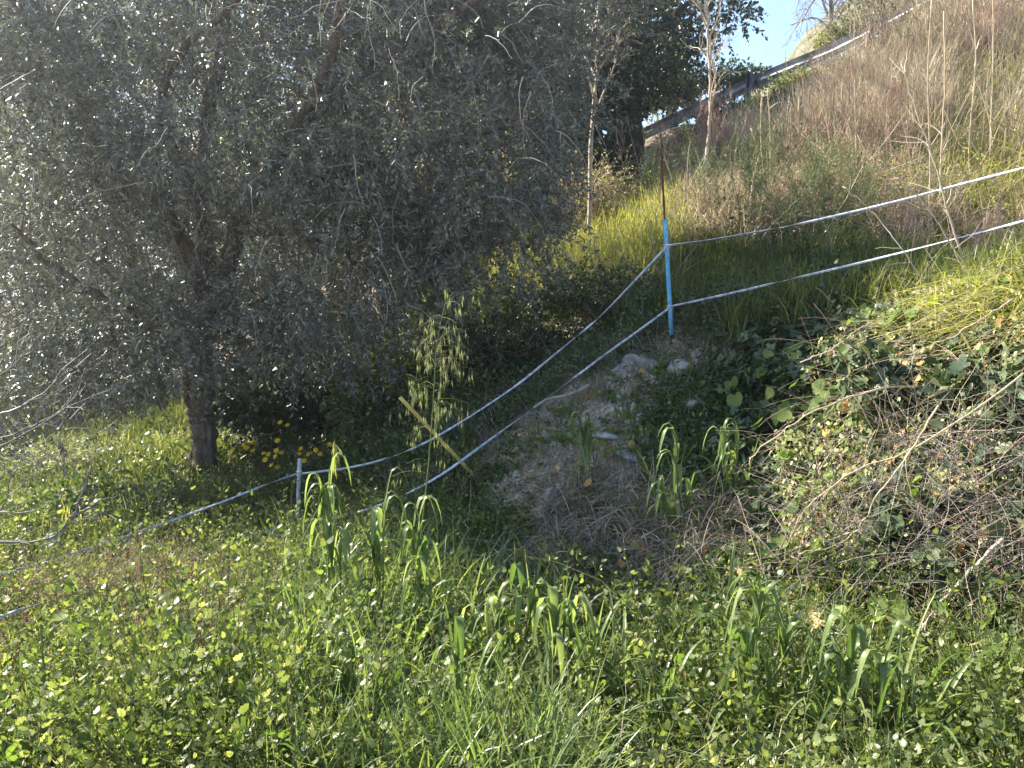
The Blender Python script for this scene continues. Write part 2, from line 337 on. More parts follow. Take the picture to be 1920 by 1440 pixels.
# ground sheet: fine grid in the middle, stretched out to the horizon
def build_ground():
    ax = np.concatenate([-np.geomspace(600, 16.6, 24), gx[::2], np.geomspace(17.6, 600, 24)])
    ay = np.concatenate([-np.geomspace(600, 4.6, 24), gy[::2], np.geomspace(30.6, 900, 26)])
    X, Y = np.meshgrid(ax, ay, indexing='ij')
    Z = np.clip(rbf(X, Y), -12, 15)+rough(X, Y)
    V = np.stack([X, Y, Z], -1).reshape(-1, 3); n = len(ay)
    i = np.arange(len(ax)-1)[:, None]*n; j = np.arange(n-1)[None, :]
    f = np.stack([i+j, i+j+n, i+j+n+1, i+j+1], -1).reshape(-1, 4)
    b = Buf(); b.add(V, f); o = b.build('ground', M['soil'], smooth=True); tag(o, kind='structure')
build_ground()
# far hill behind the road
def build_hill():
    a = np.linspace(0, 1, 70); b_ = np.linspace(0, 1, 26); A, B = np.meshgrid(a, b_, indexing='ij')
    X = -10 + 110*A; Y = 48 + 60*B
    ridge = np.interp(A, [0, .3, .36, .385, .44, .55, 1], [4, 10, 16, 25, 31, 35, 34])
    Z = -1 + (ridge+1)*np.sin(np.clip(B*1.6, 0, 1)*PI/2) + 3*(vnoise(A*14, B*9)-.5) + 1.2*(vnoise(A*50, B*30)-.5)
    V = np.stack([X, Y, Z], -1).reshape(-1, 3)*.55; n = 26
    i = np.arange(69)[:, None]*n; j = np.arange(n-1)[None, :]
    b = Buf(); b.add(V, np.stack([i+j, i+j+n, i+j+n+1, i+j+1], -1).reshape(-1, 4))
    tag(b.build('hill', M['hill'], smooth=True), kind='structure')
build_hill()

# ------------------------------------------------------------------ guardrail and road
RP = np.array([P(u, v, Y) for u, v, Y in [(1090, 300, 21.5), (1185, 262, 19.6), (1300, 208, 18.2), (1420, 152, 17), (1556, 97, 15.6), (1660, 45, 14.6), (1760, -10, 13.7), (1950, -110, 12.4)]])
def resample(p, n):
    d = np.r_[0, np.cumsum(np.linalg.norm(np.diff(p, axis=0), axis=1))]; t = np.linspace(0, d[-1], n)
    return np.stack([np.interp(t, d, p[:, k]) for k in range(3)], -1)
rail = resample(RP, 60)
T_ = nrm(np.gradient(rail, axis=0)); out_ = nrm(np.cross(T_, [0, 0, 1.])); out_ *= np.sign(-out_[:, 1:2])    # out_ points to the camera side
gt = thing('guardrail', 'long galvanised steel crash barrier running along the road above the slope', 'guardrail', rail[30]-np.array([0, 0, .7]))
prof = np.array([(0, -.155), (.012, -.15), (.06, -.115), (.075, -.085), (.06, -.055), (.012, -.02), (.005, 0), (.012, .02), (.06, .055), (.075, .085), (.06, .115), (.012, .15), (0, .155)])
prof = np.vstack([prof, prof[::-1]+np.array([-.006, 0])])
V = rail[:, None, :] - out_[:, None, :]*prof[None, :, 0, None] + np.array([0, 0, 1.])*prof[None, :, 1, None]
k = len(prof); n = len(rail); i = np.arange(n-1)[:, None]*k; j = np.arange(k)[None, :]; j2 = (j+1) % k
b = Buf(); b.add(V.reshape(-1, 3), np.stack([i+j, i+j2, i+k+j2, i+k+j], -1).reshape(-1, 4)); b.build('beam', M['steel'], gt)
def box(buf, c, ax, ay, az, a=.5):
    c = np.asarray(c, float); s = np.array([(x, y, z) for x in (-1, 1) for y in (-1, 1) for z in (-1, 1)], float)
    V = c + s @ np.stack([ax, ay, az]); buf.add(V, [[0, 1, 3, 2], [4, 6, 7, 5], [0, 4, 5, 1], [2, 3, 7, 6], [0, 2, 6, 4], [1, 5, 7, 3]], np.full(8, a))
for (u, v) in [(1090, 300), (1205, 250), (1420, 150), (1655, 48), (1820, -40)]:
    q, _ = None, None
    pr = rail/rail[:, 1:2]; tu = P(u, v, 1.0); kx = np.argmin(np.abs(pr[:, 0]-tu[0])); c = rail[kx]; o_ = out_[kx]; t_ = T_[kx]; z = np.array([0, 0, 1.])
    b = Buf(); pc = c + o_*.22
    box(b, pc + z*(-.4), t_*.05, o_*.004, z*.62); box(b, pc + t_*.048+o_*.03 + z*(-.4), t_*.003, o_*.03, z*.62); box(b, pc - t_*.048+o_*.03 + z*(-.4), t_*.003, o_*.03, z*.62)
    ps = b.build('post', M['darksteel'], gt)
    b = Buf(); box(b, c + o_*.105 + z*.02, t_*.045, o_*.1, z*.09)
    sp = b.build('spacer', M['darksteel'], ps); sp.parent = ps
    sp.data.transform(__import__('mathutils').Matrix.Translation(-Vector(gt.location)))
# road strip behind the rail
b = Buf(); e0 = rail - out_*.5; e1 = rail - out_*6.5; zz = np.array([0, 0, -.72])
rows = np.stack([e0+zz, (e0+e1)/2+zz, e1+zz], 1).reshape(-1, 3)
i = np.arange(n-1)[:, None]*3; j = np.arange(2)[None, :]; b.add(rows, np.stack([i+j, i+j+1, i+4+j, i+3+j], -1).reshape(-1, 4))
tag(b.build('road', M['asphalt']), kind='structure')

# ------------------------------------------------------------------ trees
def ell_points(E, n, inner=.55):
    E = np.array([[*P(u, v, Y), rx, ry, rz] for (u, v, Y, rx, ry, rz) in E]); wgt = (E[:, 3]*E[:, 4]*E[:, 5])**(2/3); wgt /= wgt.sum()
    k = rng.choice(len(E), n, p=wgt); d = rnd_unit(n); r = U(inner**3, 1, n)**(1/3)
    return E[k, :3] + d*r[:, None]*E[k, 3:], d
def twigs_leaves(tb, lb, pos, out, L=.4, nl=20, tpl=LANCE, size=(.04, .064), grav=.25, spread=.8, tr=.0022, mixdown=.4, M_=6, k=3):
    n = len(pos); d = nrm(out*.7 + rnd_unit(n)*.8 + np.array([0, 0, -mixdown]))
    path = wander(pos, d, L*U(.5, 1.3, n), M_, .16, grav)
    tubes(tb, path, np.linspace(tr, tr*.4, M_), k)
    idx = np.repeat(np.arange(n), nl); t = U(.08, 1, len(idx)); p, dd = at_t(path, idx, t)
    q = nrm(np.cross(dd, rnd_unit(len(idx)))); ax = dd*.75 + q*spread
    nr = nrm(np.cross(ax, rnd_unit(len(idx))) + np.array([0, 0, .5]))
    leaves(lb, tpl, p, ax, nr, U(size[0], size[1], len(idx)))
def limb(buf, pts, r0, r1, k=9, n=24, wob=.03):
    p = np.array(pts, float)
    p = resample(p, n); 
    for _ in range(3): p[1:-1] = (p[:-2]+2*p[1:-1]+p[2:])/4
    p[1:-1] += rng.normal(size=(n-2, 3))*wob*np.linspace(.3, 1, n-2)[:, None]*.5
    rr = np.linspace(r0, r1, n)*(1+.08*rng.normal(size=n))
    tubes(buf, p[None], rr[None], k, a=.5, cap=True); return p

def sunlit_side(p, poly, probs):
    # leaves no twig where its shadow would fall on ground that lies in full sun
    t = np.linspace(.5, 9, 60)[None, :, None]; q = p[:, None] - SD*t; hit = (H(q[..., 0], q[..., 1]) > q[..., 2]); k_ = hit.argmax(1); w_ = q[np.arange(len(p)), k_]
    zc = w_[:, 1]*cP - w_[:, 2]*sP; uu_ = 960+w_[:, 0]/zc*F; vv_ = 720-(w_[:, 2]*cP+w_[:, 1]*sP)/zc*F
    return hit.any(1) & (inpoly(uu_, vv_, poly) | (w_[:, 1] < 2.2)) & (rng.random(len(p)) < probs)
LIT_UP = [(1240, 330), (1420, 240), (1640, 90), (1800, -300), (3000, -300), (3000, 430), (1600, 400), (1300, 420)]
LIT_BANK = [(1330, 1120), (1430, 900), (1530, 790), (1680, 620), (1900, 520), (3500, 300), (3500, 1700), (1400, 1600)]
LIT_RAIL = [(1150, 320), (1160, 215), (1340, 150), (1340, 240)]
LIT_MID = [(880, 400), (1230, 330), (1245, 500), (1100, 550), (860, 570)]
def px(p):
    zc = np.maximum(p[:, 1]*cP - p[:, 2]*sP, .1); return 960+p[:, 0]/zc*F, 720-(p[:, 2]*cP+p[:, 1]*sP)/zc*F
# --- the big olive
ob = P(380, 905, 7.0); ob[2] = H(ob[0], ob[1])-.1
ot = thing('olive_tree', 'large grey green olive tree with leaning trunk and drooping crown filling the left', 'tree', ob)
b = Buf()
tr0 = limb(b, [ob, P(388, 850, 7), P(370, 740, 7.0), P(376, 640, 7), P(395, 560, 7)], .125, .105, 26, 60, .02)
for dx, dy in [(-.26, -.12), (.24, -.1), (-.03, -.28), (.12, .25), (-.2, .16)]:
    tubes(b, resample(np.array([ob+[dx*1.5, dy*1.5, -.12], ob+[dx, dy, .02], ob+[dx*.45, dy*.45, .16], P(384, 830, 7)+[dx*.12, dy*.12, 0], P(376, 780, 7)]), 14)[None], np.linspace(.045, .07, 14)[None]*np.r_[np.ones(9), np.linspace(1, .4, 5)][None], 12)
l1 = limb(b, [P(395, 560, 7), P(360, 480, 6.9), P(300, 400, 6.7), P(215, 330, 6.5), P(170, 240, 6.4), P(120, 120, 6.3)], .12, .03)
l2 = limb(b, [P(395, 565, 7), P(385, 470, 7), P(375, 380, 7.1), P(378, 250, 7.2), P(420, 80, 7.2), P(440, -150, 7.3)], .1, .03)
l3 = limb(b, [P(395, 570, 7), P(425, 520, 6.9), P(440, 440, 6.8), P(480, 350, 6.7), P(560, 240, 6.5), P(620, 120, 6.2), P(650, -40, 6)], .1, .025)
l4 = limb(b, [P(360, 650, 7), P(280, 600, 6.8), P(190, 560, 6.6), P(100, 500, 6.4), P(20, 420, 6.2)], .06, .02)
l5 = limb(b, [P(480, 350, 6.7), P(620, 330, 6.5), P(760, 290, 6.3), P(880, 250, 6.2), P(980, 230, 6.1)], .06, .02)
l6 = limb(b, [P(375, 380, 7.1), P(300, 240, 7.0), P(310, 120, 6.8), P(400, 40, 6.6), P(500, -30, 6.5)], .06, .02)
l7 = limb(b, [P(560, 240, 6.5), P(700, 120, 6.7), P(860, 20, 6.8), P(1000, -60, 6.9)], .05, .02)
l8 = limb(b, [P(440, 440, 6.8), P(540, 430, 6.7), P(640, 470, 6.5), P(700, 520, 6.4)], .04, .012)
limbs = np.stack([resample(l, 24) for l in (l1, l2, l3, l4, l5, l6, l7, l8)])
for k_ in range(len(b.V)):
    q = b.V[k_]; a_ = .028*np.clip((-.4-q[:, 2])*1.5, .3, 1); b.V[k_] = q + np.stack([vnoise(q[:, 0]*16+q[:, 1]*9, q[:, 2]*3)-.5, vnoise(q[:, 1]*16+q[:, 0]*8+7, q[:, 2]*3.4+5)-.5, 0*a_], -1)*2*a_[:, None]
b.build('trunk', M['olive_bark'], ot, smooth=True)
b = Buf(); k1 = kids(limbs, 14, .15, 1, .9, 1.1, 8, .14, .0); tubes(b, k1, np.linspace(.009, .004, 8), 5)
k2 = kids(k1, 5, .2, 1, .9, .45, 7, .18, .08); tubes(b, k2, np.linspace(.0045, .0015, 7), 3)
E_OL = [(350, 150, 7.1, 2.7, 1.8, 2.2), (830, 130, 6.8, 1.4, 1.2, 1.6), (120, 470, 6.6, 1.6, 1.2, 1.15), (640, 500, 6.6, 1.0, 1.0, 1.0), (450, 110, 5.8, 2.3, .6, 1.0), (900, 380, 6.4, .75, .9, .75), (330, 640, 6.5, .9, .8, .35), (180, 640, 6.3, .9, .9, .5), (960, -60, 8.4, 1.6, 1.4, 1.1), (920, 150, 8.6, 1.0, 1.0, 1.3), (760, -90, 9, 1.6, 1.1, 1.2), (150, -100, 7.5, 2.5, 1.5, 1.2)]  # hindmost lobes, partly out of view, added to shade the terrace
lb = Buf(); pos, outd = ell_points(E_OL, 20500, .5); _k = vnoise(pos[:, 0]*2.2+pos[:, 1]*1.7, pos[:, 2]*2.2-pos[:, 1]*1.3)+.12*rng.normal(size=len(pos)) > .2; pos, outd = pos[_k], outd[_k]
# open windows between the limbs
pr = pos/pos[:, 1:2]; uu = 960+pr[:, 0]*F/ (cP - pr[:, 2]*sP); dz = (pr[:, 2]*cP+sP)/(cP-pr[:, 2]*sP); vv = 720-dz*F
def win(cx, cy, rx, ry): return ((uu-cx)/rx)**2+((vv-cy)/ry)**2 < 1
keep = ~((win(470, 455, 90, 75) | win(290, 480, 60, 75) | win(330, 520, 50, 50) | win(150, 500, 50, 35) | win(330, 620, 40, 80) & False) & (rng.random(len(pos)) < .88))
keep &= ~(win(800, 260, 190, 130) & (rng.random(len(pos)) < .35))
keep &= ~((vv > 690) & (uu > 330) & (uu < 460) & (rng.random(len(pos)) < .8))
LIT = [(-2000, 1010), (500, 1000), (830, 980), (1000, 1130), (1180, 1190), (1440, 1110), (1440, 900), (1540, 780), (1680, 620), (1900, 520), (3500, 300), (3500, 3000), (-2000, 3000)]
_pr = sunlit_side(pos, LIT, np.where(vv < -20, .98, .76)); print('pruned', _pr.mean(), (_pr & (vv > -20)).mean()); keep &= ~_pr; keep &= ~sunlit_side(pos, LIT_BANK, np.where(vv < -20, .99, .9)); keep &= ~sunlit_side(pos, LIT_MID, np.where(vv < -20, .95, .6))
pos, outd = pos[keep], outd[keep]
twigs_leaves(b, lb, pos, outd, .4, 27, grav=.14, mixdown=.2)
idx = rng.choice(len(k2), 1400); idx = idx[~sunlit_side(k2[idx, -1], LIT_BANK, .95) & ~sunlit_side(k2[idx, -1], LIT, .7)]; twigs_leaves(b, lb, k2[idx, -1], nrm(k2[idx, -1]-k2[idx, -2]), .35, 18)
# long hanging bare shoots
sp_, so = ell_points([(500, 150, 4.9, 2.2, .7, 1.0), (850, 250, 5.6, 1.2, .6, 1.2), (600, 450, 5.8, 1.2, .6, 1.0)], 170, .5)
hang = wander(sp_, nrm(so*.5+np.array([0, 0, -.2])+rnd_unit(170)*.7), U(.2, .5, 170), 9, .16, .12)
tubes(b, hang, np.linspace(.0035, .0016, 9), 4)
b.build('twigs', M['olive_twig'], ot); lb.build('crown', M['olive'], ot)

def bare_tree(name, label, base, top_pts, r0, mat, n1=9, n2=7, l1=1.2, l2=.5, up=.35, cat='tree', n3=0, r1=None, group=None, grav=0., t0=.35):
    t = thing(name, label, cat, base, group); b = Buf()
    p = limb(b, [base]+list(top_pts), r0, r0*.3, 7, 24, .02); b.build('trunk', mat, t, smooth=True)
    b = Buf(); a = kids(p[None], n1, t0, 1, .65, l1, 8, .1, grav, up); tubes(b, a, np.linspace(r0*.42, r0*.13, 8), 4)
    c = kids(a, n2, .2, 1, .7, l2, 7, .14, grav, up*.5); tubes(b, c, np.linspace(r0*.13, r0*.05, 7), 3)
    if n3: d = kids(c, n3, .2, 1, .7, l2*.5, 5, .15, grav); tubes(b, d, np.linspace(r0*.05, r0*.025, 5), 3)
    b.build('branches', mat, t); return t
def g1(u, v):
    p, ok = G(u, v); return p[0]
def base_at(u, v, Y):
    p = P(u, v, Y); p[2] = H(p[0], p[1])-.03; return p
def leafy_tree(name, label, base, trunkpts, r0, E, ntw, lm, barkm, tpl=OVAL, size=(.04, .07), L=.4, nl=14, cat='tree', group=None, grav=.05, inner=.4, mixdown=.0, twm=None, trk='trunk', limbs_n=12, ll=1.5, tr=.003):
    t = thing(name, label, cat, base, group); b = Buf()
    p = limb(b, [base]+list(trunkpts), r0, r0*.35, 10, 24, .04)
    a = kids(p[None], limbs_n, .35, 1, .9, ll, 8, .12, 0, .2); tubes(b, a, np.linspace(r0*.35, r0*.08, 8), 5); b.build(trk, barkm, t, smooth=True)
    tb = Buf(); lb = Buf(); pos, od = ell_points(E, ntw, inner); vv_ = px(pos)[1]; kp = ~(sunlit_side(pos, LIT_UP, np.where(vv_ < -15, .95, .3)) | sunlit_side(pos, LIT_RAIL, np.full(len(pos), .8)) | sunlit_side(pos, LIT_MID, np.where(vv_ < -15, .9, .3))); pos, od = pos[kp], od[kp]; twigs_leaves(tb, lb, pos, od, L, nl, tpl, size, grav, mixdown=mixdown, tr=tr)
    tb.build('twigs', twm or barkm, t); lb.build('crown', lm, t); return t

# --- evergreen oak right of the olive
bs = base_at(1180, 300, 14)
leafy_tree('evergreen_oak', 'dark evergreen oak with black trunk standing above the slope between olive and sky', bs, [P(1182, 200, 14), P(1175, 100, 14), P(1190, 0, 14), P(1220, -200, 14)], .3,
  [(1060, 60, 14, 1.3, 1.6, 2.0), (1230, -60, 14, 1.6, 1.8, 1.7), (1320, -60, 13.6, 1.0, 1.2, .95), (1440, -120, 13.6, .8, 1, .7), (1200, 90, 14.3, .9, 1.2, 1.2), (1100, 200, 13.5, .75, 1.0, 1.0), (1060, -250, 14, 2.5, 2, 2), (1350, 20, 14.2, .5, .8, .6)],
  4200, M['oak'], M['oak_bark'], OVAL, (.05, .085), .5, 16, limbs_n=14, ll=2.0)
# second trunk beside it
bs = base_at(1110, 300, 13)
leafy_tree('evergreen_oak', 'slender dark evergreen tree close behind the white barked sapling near the olive crown', bs, [P(1125, 200, 13), P(1150, 60, 13), P(1160, -80, 13)], .14,
  [(1020, 300, 12.6, .8, .8, .9), (1110, 330, 12.5, .5, .6, .5), (1140, 120, 13, .5, .8, 1.2), (960, 150, 12.8, .9, .9, 1.3)], 900, M['oak'], M['oak_bark'], OVAL, (.045, .075), .4, 16, limbs_n=8, ll=1.0)
for (u_, v_, Y_, E_, lab_, lm_, n_) in [
  (1150, 250, 19, [(1120, 80, 19, 1.6, 1.2, 2.4), (1040, 230, 19, 1.2, 1, 1.6), (1220, 60, 19.5, 1.2, 1, 1.7), (1080, -60, 19, 2, 1, 1.5)], 'dense dark tree standing behind the two oak trunks', 'oak', 2600),
  (1260, 200, 21.5, [(1255, 190, 21.5, .8, .8, 1.0), (1230, 130, 21.5, .8, .7, .9)], 'grey green bushy tree behind the guardrail left end', 'scrub', 700),
  (980, 300, 17, [(960, 180, 17, 1.5, 1, 2.4), (900, 330, 17, 1.3, 1, 1.4)], 'dark leafy tree between the olive crown and the oaks', 'darkbush', 1800)]:
    leafy_tree('background_tree', lab_, base_at(u_, v_, Y_), [P(u_, v_-150, Y_), P(u_, v_-300, Y_)], .16, E_, n_, M[lm_], M['oak_bark'], OVAL, (.07, .12), .5, 14, limbs_n=10)
# --- bare pale saplings
bs = base_at(1106, 330, 10)
bare_tree('bare_sapling', 'bare white barked sapling forking widely in front of the dark oak', bs, [P(1108, 250, 10), P(1118, 160, 10), P(1122, 95, 10), P(1118, 30, 10), P(1125, -80, 10)], .036, M['twig_pale'], 12, 8, 1.1, .5, .5, n3=3, t0=.45)
bs = base_at(1318, 345, 11)
bare_tree('bare_sapling', 'bare pale slender sapling standing in front of the guardrail against the blue sky', bs, [P(1330, 240, 11), P(1332, 140, 11), P(1325, 40, 11), P(1322, -60, 11)], .03, M['twig_pale'], 12, 7, 1.0, .55, .45, n3=3, t0=.3)
bs = base_at(1440, 330, 17.6)
bare_tree('bare_tree', 'leafless fine twigged tree whose branches reach into the top of the sky gap', base_at(1560, 60, 20), [P(1560, 0, 19), P(1540, -60, 18.5), P(1500, -120, 18)], .09, M['twig_grey'], 22, 10, 2.2, .9, -.2, n3=5, t0=.3, grav=.08)
# --- trees beyond the guardrail on the right
leafy_tree('round_tree', 'pale green leafy tree growing just beyond the guardrail right of the sky', base_at(1660, 60, 17.5), [P(1660, 20, 17.3), P(1665, -60, 17.3)], .15,
  [(1655, 10, 17, .85, .9, .75), (1720, -30, 17, 1.1, 1, .9), (1640, -80, 17, 1.0, 1, .9)], 1100, M['scrub'], M['oak_bark'], OVAL, (.04, .07), .3, 16)
# --- scrub trees behind the olive, on the left
BT = [(60, 560, 13, 2.4, 1.8, 2.4, 'nearest the left edge'), (330, 420, 15, 2.6, 1.8, 3.6, 'behind the olive fork'), (560, 470, 13, 1.9, 1.5, 2.4, 'right of the olive trunk'), (140, 150, 17, 4.2, 2, 3.6, 'upper left background'),
      (620, 120, 16, 3.2, 1.8, 3.6, 'behind the middle of the olive crown'), (850, 250, 15, 2.2, 1.6, 3.4, 'left of the dark oak'), (-180, 300, 14, 3, 2, 4, 'past the left edge of view'), (250, 250, 21, 4, 2.5, 5.5, 'farthest back behind the olive fork'), (560, 100, 21, 4, 2.5, 5, 'farthest back behind the middle of the crown'), (-50, 60, 21, 4, 2.5, 5, 'farthest back at the upper left corner'), (800, 100, 20, 3, 2.5, 4.5, 'farthest back left of the oak')]
for (u, v, Y, rx, ry, rz, where) in BT:
    c = P(u, v, Y); bs = np.array([c[0], c[1], H(c[0], c[1])-.05])
    t = thing('scrub_tree', f'sunlit twiggy grey green scrub tree {where}', 'tree', bs, 'scrub trees behind the olive')
    b = Buf(); st = wander(bs + rng.normal(size=(9, 3))*[.3, .3, 0], nrm(rng.normal(size=(9, 3))*.35+[0, 0, 1]), (c[2]+rz*.7-bs[2])*U(.7, 1, 9), 12, .09); tubes(b, st, np.linspace(.06, .015, 12), 6)
    b.build('trunk', M['twig_grey'], t); b = Buf()
    a = kids(st, 12, .2, 1, .8, 1.3, 7, .15, 0, .1); tubes(b, a, np.linspace(.014, .006, 7), 3); a2 = kids(a, 8, .1, 1, .9, .7, 6, .18); tubes(b, a2, np.linspace(.006, .003, 6), 3); 
    lb = Buf(); E = [(u, v, Y, rx, ry, rz)]; far_ = Y > 18; pos, od = ell_points(E, 2600 if far_ else 1900, .3); twigs_leaves(b, lb, pos, od, .6, 10, OVALN, (.09, .15) if far_ else (.05, .09), .03, tr=.005, mixdown=-.2)
    b.build('twigs', M['twig_grey'], t); lb.build('crown', M['scrub'], t)

# ------------------------------------------------------------------ bushes
def bush(name, label, u, v, Y, r, n, lm, tpl=OVAL, size=(.03, .05), nl=10, L=.25, stem=None, grav=.05, cat='bush', group=None, inner=.3, canes=10, seat=True, cl=1.0, tr=.0025):
    c = P(u, v, Y) if Y else g1(u, v); rx, ry, rz = r
    base = np.array([c[0], c[1], H(c[0], c[1])]); t = thing(name, label, cat, base, group)
    d = rnd_unit(n); d[:, 2] = np.abs(d[:, 2])*U(-.5, 1, n); rr = U(inner**3, 1, n)**(1/3); lump = .75+.5*vnoise(d[:, 0]*3+c[0]*5+50, d[:, 1]*3+d[:, 2]*2+50)
    ctr = c if Y else base+[0, 0, rz*.3]
    pos = ctr + d*rr[:, None]*np.array([rx, ry, rz])*lump[:, None]; g = H(pos[:, 0], pos[:, 1])+.02; pos[:, 2] = np.maximum(pos[:, 2], g)
    tb = Buf(); lb = Buf(); twigs_leaves(tb, lb, pos, d, L, nl, tpl, size, grav, tr=tr, mixdown=0)
    cn = wander(np.repeat(base[None], canes, 0)+rng.normal(size=(canes, 3))*[rx*.3, ry*.3, 0], nrm(rng.normal(size=(canes, 3))*.6+[0, 0, 1.]), U(.7, 1.3, canes)*cl*(max(rz, rx)), 9, .12, .08); tubes(tb, cn, np.linspace(tr*2, tr, 9), 4)
    tb.build('stems', stem or M['twig_grey'], t); lb.build('foliage', lm, t); return t
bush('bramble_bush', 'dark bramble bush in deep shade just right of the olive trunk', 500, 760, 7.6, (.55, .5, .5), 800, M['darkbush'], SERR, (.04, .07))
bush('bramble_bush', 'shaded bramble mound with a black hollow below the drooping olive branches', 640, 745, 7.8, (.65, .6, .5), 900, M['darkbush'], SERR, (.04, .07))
bush('leafy_shrub', 'small sunlit shrub with glossy pale leaves between the two dark brambles', 545, 730, 8.3, (.45, .4, .4), 420, M['scrub'], OVAL, (.04, .07))
bush('leafy_shrub', 'bright green young shrub beside the top end of the yellow cane', 745, 700, 7.0, (.3, .3, .42), 320, M['sunnybush'], OVAL, (.035, .06))
bush('leafy_shrub', 'low green shrub left of the yellow cane above the upper tape', 700, 770, 6.8, (.35, .3, .3), 360, M['bramble'], OVAL, (.03, .055))
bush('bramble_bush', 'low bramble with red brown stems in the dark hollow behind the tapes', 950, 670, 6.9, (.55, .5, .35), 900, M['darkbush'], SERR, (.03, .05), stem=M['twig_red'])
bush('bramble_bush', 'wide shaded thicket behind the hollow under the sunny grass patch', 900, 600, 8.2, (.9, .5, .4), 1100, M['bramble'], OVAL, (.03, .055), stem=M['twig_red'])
bush('bramble_bush', 'shaded brown stemmed scrub left of the blue post above the tapes', 1120, 560, 7.2, (.7, .5, .38), 700, M['bramble'], OVAL, (.025, .045), stem=M['twig_red'], canes=30)
bush('dead_bush', 'tangled grey brown leafless scrub seen through the middle of the olive crown', 800, 330, 10, (1.3, .8, 1.6), 1400, M['ivy_pale'], OVALN, (.03, .05), nl=3, L=.6, stem=M['twig_pale'], canes=60, cl=1.4)
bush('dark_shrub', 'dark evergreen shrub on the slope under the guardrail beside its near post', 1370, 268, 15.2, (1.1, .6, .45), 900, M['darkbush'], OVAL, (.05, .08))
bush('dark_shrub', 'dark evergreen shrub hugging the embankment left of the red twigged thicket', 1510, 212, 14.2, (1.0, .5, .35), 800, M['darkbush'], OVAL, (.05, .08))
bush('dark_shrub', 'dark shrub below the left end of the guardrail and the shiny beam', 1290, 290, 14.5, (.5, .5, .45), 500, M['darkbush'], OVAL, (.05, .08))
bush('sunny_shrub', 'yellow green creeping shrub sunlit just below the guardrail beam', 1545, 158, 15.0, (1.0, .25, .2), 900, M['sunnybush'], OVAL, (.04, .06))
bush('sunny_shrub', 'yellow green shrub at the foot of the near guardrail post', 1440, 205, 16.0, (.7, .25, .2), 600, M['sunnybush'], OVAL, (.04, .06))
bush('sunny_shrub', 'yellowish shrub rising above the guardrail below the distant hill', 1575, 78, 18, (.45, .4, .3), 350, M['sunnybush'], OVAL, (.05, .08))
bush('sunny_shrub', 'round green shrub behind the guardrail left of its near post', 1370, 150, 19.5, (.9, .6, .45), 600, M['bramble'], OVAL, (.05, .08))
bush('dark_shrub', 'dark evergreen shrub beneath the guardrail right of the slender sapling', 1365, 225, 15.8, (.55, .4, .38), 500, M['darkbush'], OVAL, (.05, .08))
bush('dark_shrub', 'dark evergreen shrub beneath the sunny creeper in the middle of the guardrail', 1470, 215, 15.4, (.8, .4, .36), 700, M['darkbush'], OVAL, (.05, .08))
bush('grey_shrub', 'grey green twiggy shrub above the guardrail left end beside the oak trunk', 1240, 175, 20.5, (1.0, .8, 1.0), 900, M['scrub'], OVAL, (.05, .08), canes=30)
bush('pink_thicket', 'pinkish leafless twig thicket around the foot of the slender sapling', 1290, 250, 12.5, (.6, .4, .5), 160, M['pink'], OVALN, (.02, .035), nl=3, L=.6, stem=M['pink'], canes=50, cl=1.9)
bush('pink_thicket', 'thorny dark brown scrub leaning out under the oak above the grass patch', 1120, 360, 11, (.5, .5, .5), 500, M['ivy_pale'], OVALN, (.03, .05), nl=5, L=.4, stem=M['twig_red'], canes=40, cl=1.4)

bush('leafy_shrub', 'dark low shrub with brown twigs on the bright grass left of the olive trunk', 230, 815, 9.5, (.6, .5, .32), 420, M['darkbush'], OVAL, (.03, .06), stem=M['twig_red'], canes=30)
bush('leafy_shrub', 'grey twiggy low shrub near the left edge below the bright grass', 130, 880, 7.2, (.6, .5, .3), 420, M['scrub'], OVAL, (.02, .04), stem=M['twig_grey'], canes=50)
bush('leafy_shrub', 'dark hummock of leaves at the left edge behind the bare branches', 10, 880, 8.0, (.35, .35, .38), 500, M['darkbush'], OVAL, (.03, .05))
bush('leafy_shrub', 'pale backlit scrub above the bright grass near the left edge', 90, 740, 10.5, (1.4, .7, .8), 900, M['scrub'], OVAL, (.03, .06), canes=40)
def twig_shrub(name, label, u, v, Y, n, h, spread, mat, r=.006, n1=8, n2=4, leafm=None, jit=.08, cat='shrub', lsz=(.01, .02), nl=12):
    base = base_at(u, v, Y); t = thing(name, label, cat, base)
    b = Buf(); s = wander(base+rng.normal(size=(n, 3))*[spread*.4, spread*.3, 0], nrm(rng.normal(size=(n, 3))*[spread*.45, spread*.45, .1]+[0, 0, 1]), h*U(.6, 1.15, n), 10, jit)
    tubes(b, s, np.linspace(r, r*.4, 10), 4); a = kids(s, n1, .2, 1, .6, h*.35, 7, .12, 0, .25); tubes(b, a, np.linspace(r*.45, r*.2, 7), 3)
    c = kids(a, n2, .1, 1, .7, h*.15, 5, .15); tubes(b, c, np.linspace(r*.22, r*.14, 5), 3)
    b.build('stems', mat, t)
    if leafm:
        lb = Buf(); idx = np.repeat(np.arange(len(c)), nl); p, d = at_t(c, idx, U(0, 1, len(idx)))
        leaves(lb, LANCE, p, nrm(d+rnd_unit(len(idx))), rnd_unit(len(idx)), U(*lsz, len(idx))); lb.build('foliage', leafm, t)
    return t
twig_shrub('red_twig_shrub', 'dense reddish leafless twig thicket in the middle of the dry slope', 1640, 370, 10.2, 34, 1.5, .8, M['twig_red'], .008, 7, 3)
twig_shrub('red_twig_shrub', 'tall thin reddish twig clump in front of the guardrail end', 1600, 240, 11.8, 30, 1.5, .6, M['twig_red'], .006, 7, 4)
twig_shrub('red_twig_shrub', 'reddish dry twig clump at the top right edge of the slope', 1850, 130, 11.5, 40, 1.5, .8, M['twig_red'], .006, 8, 4)
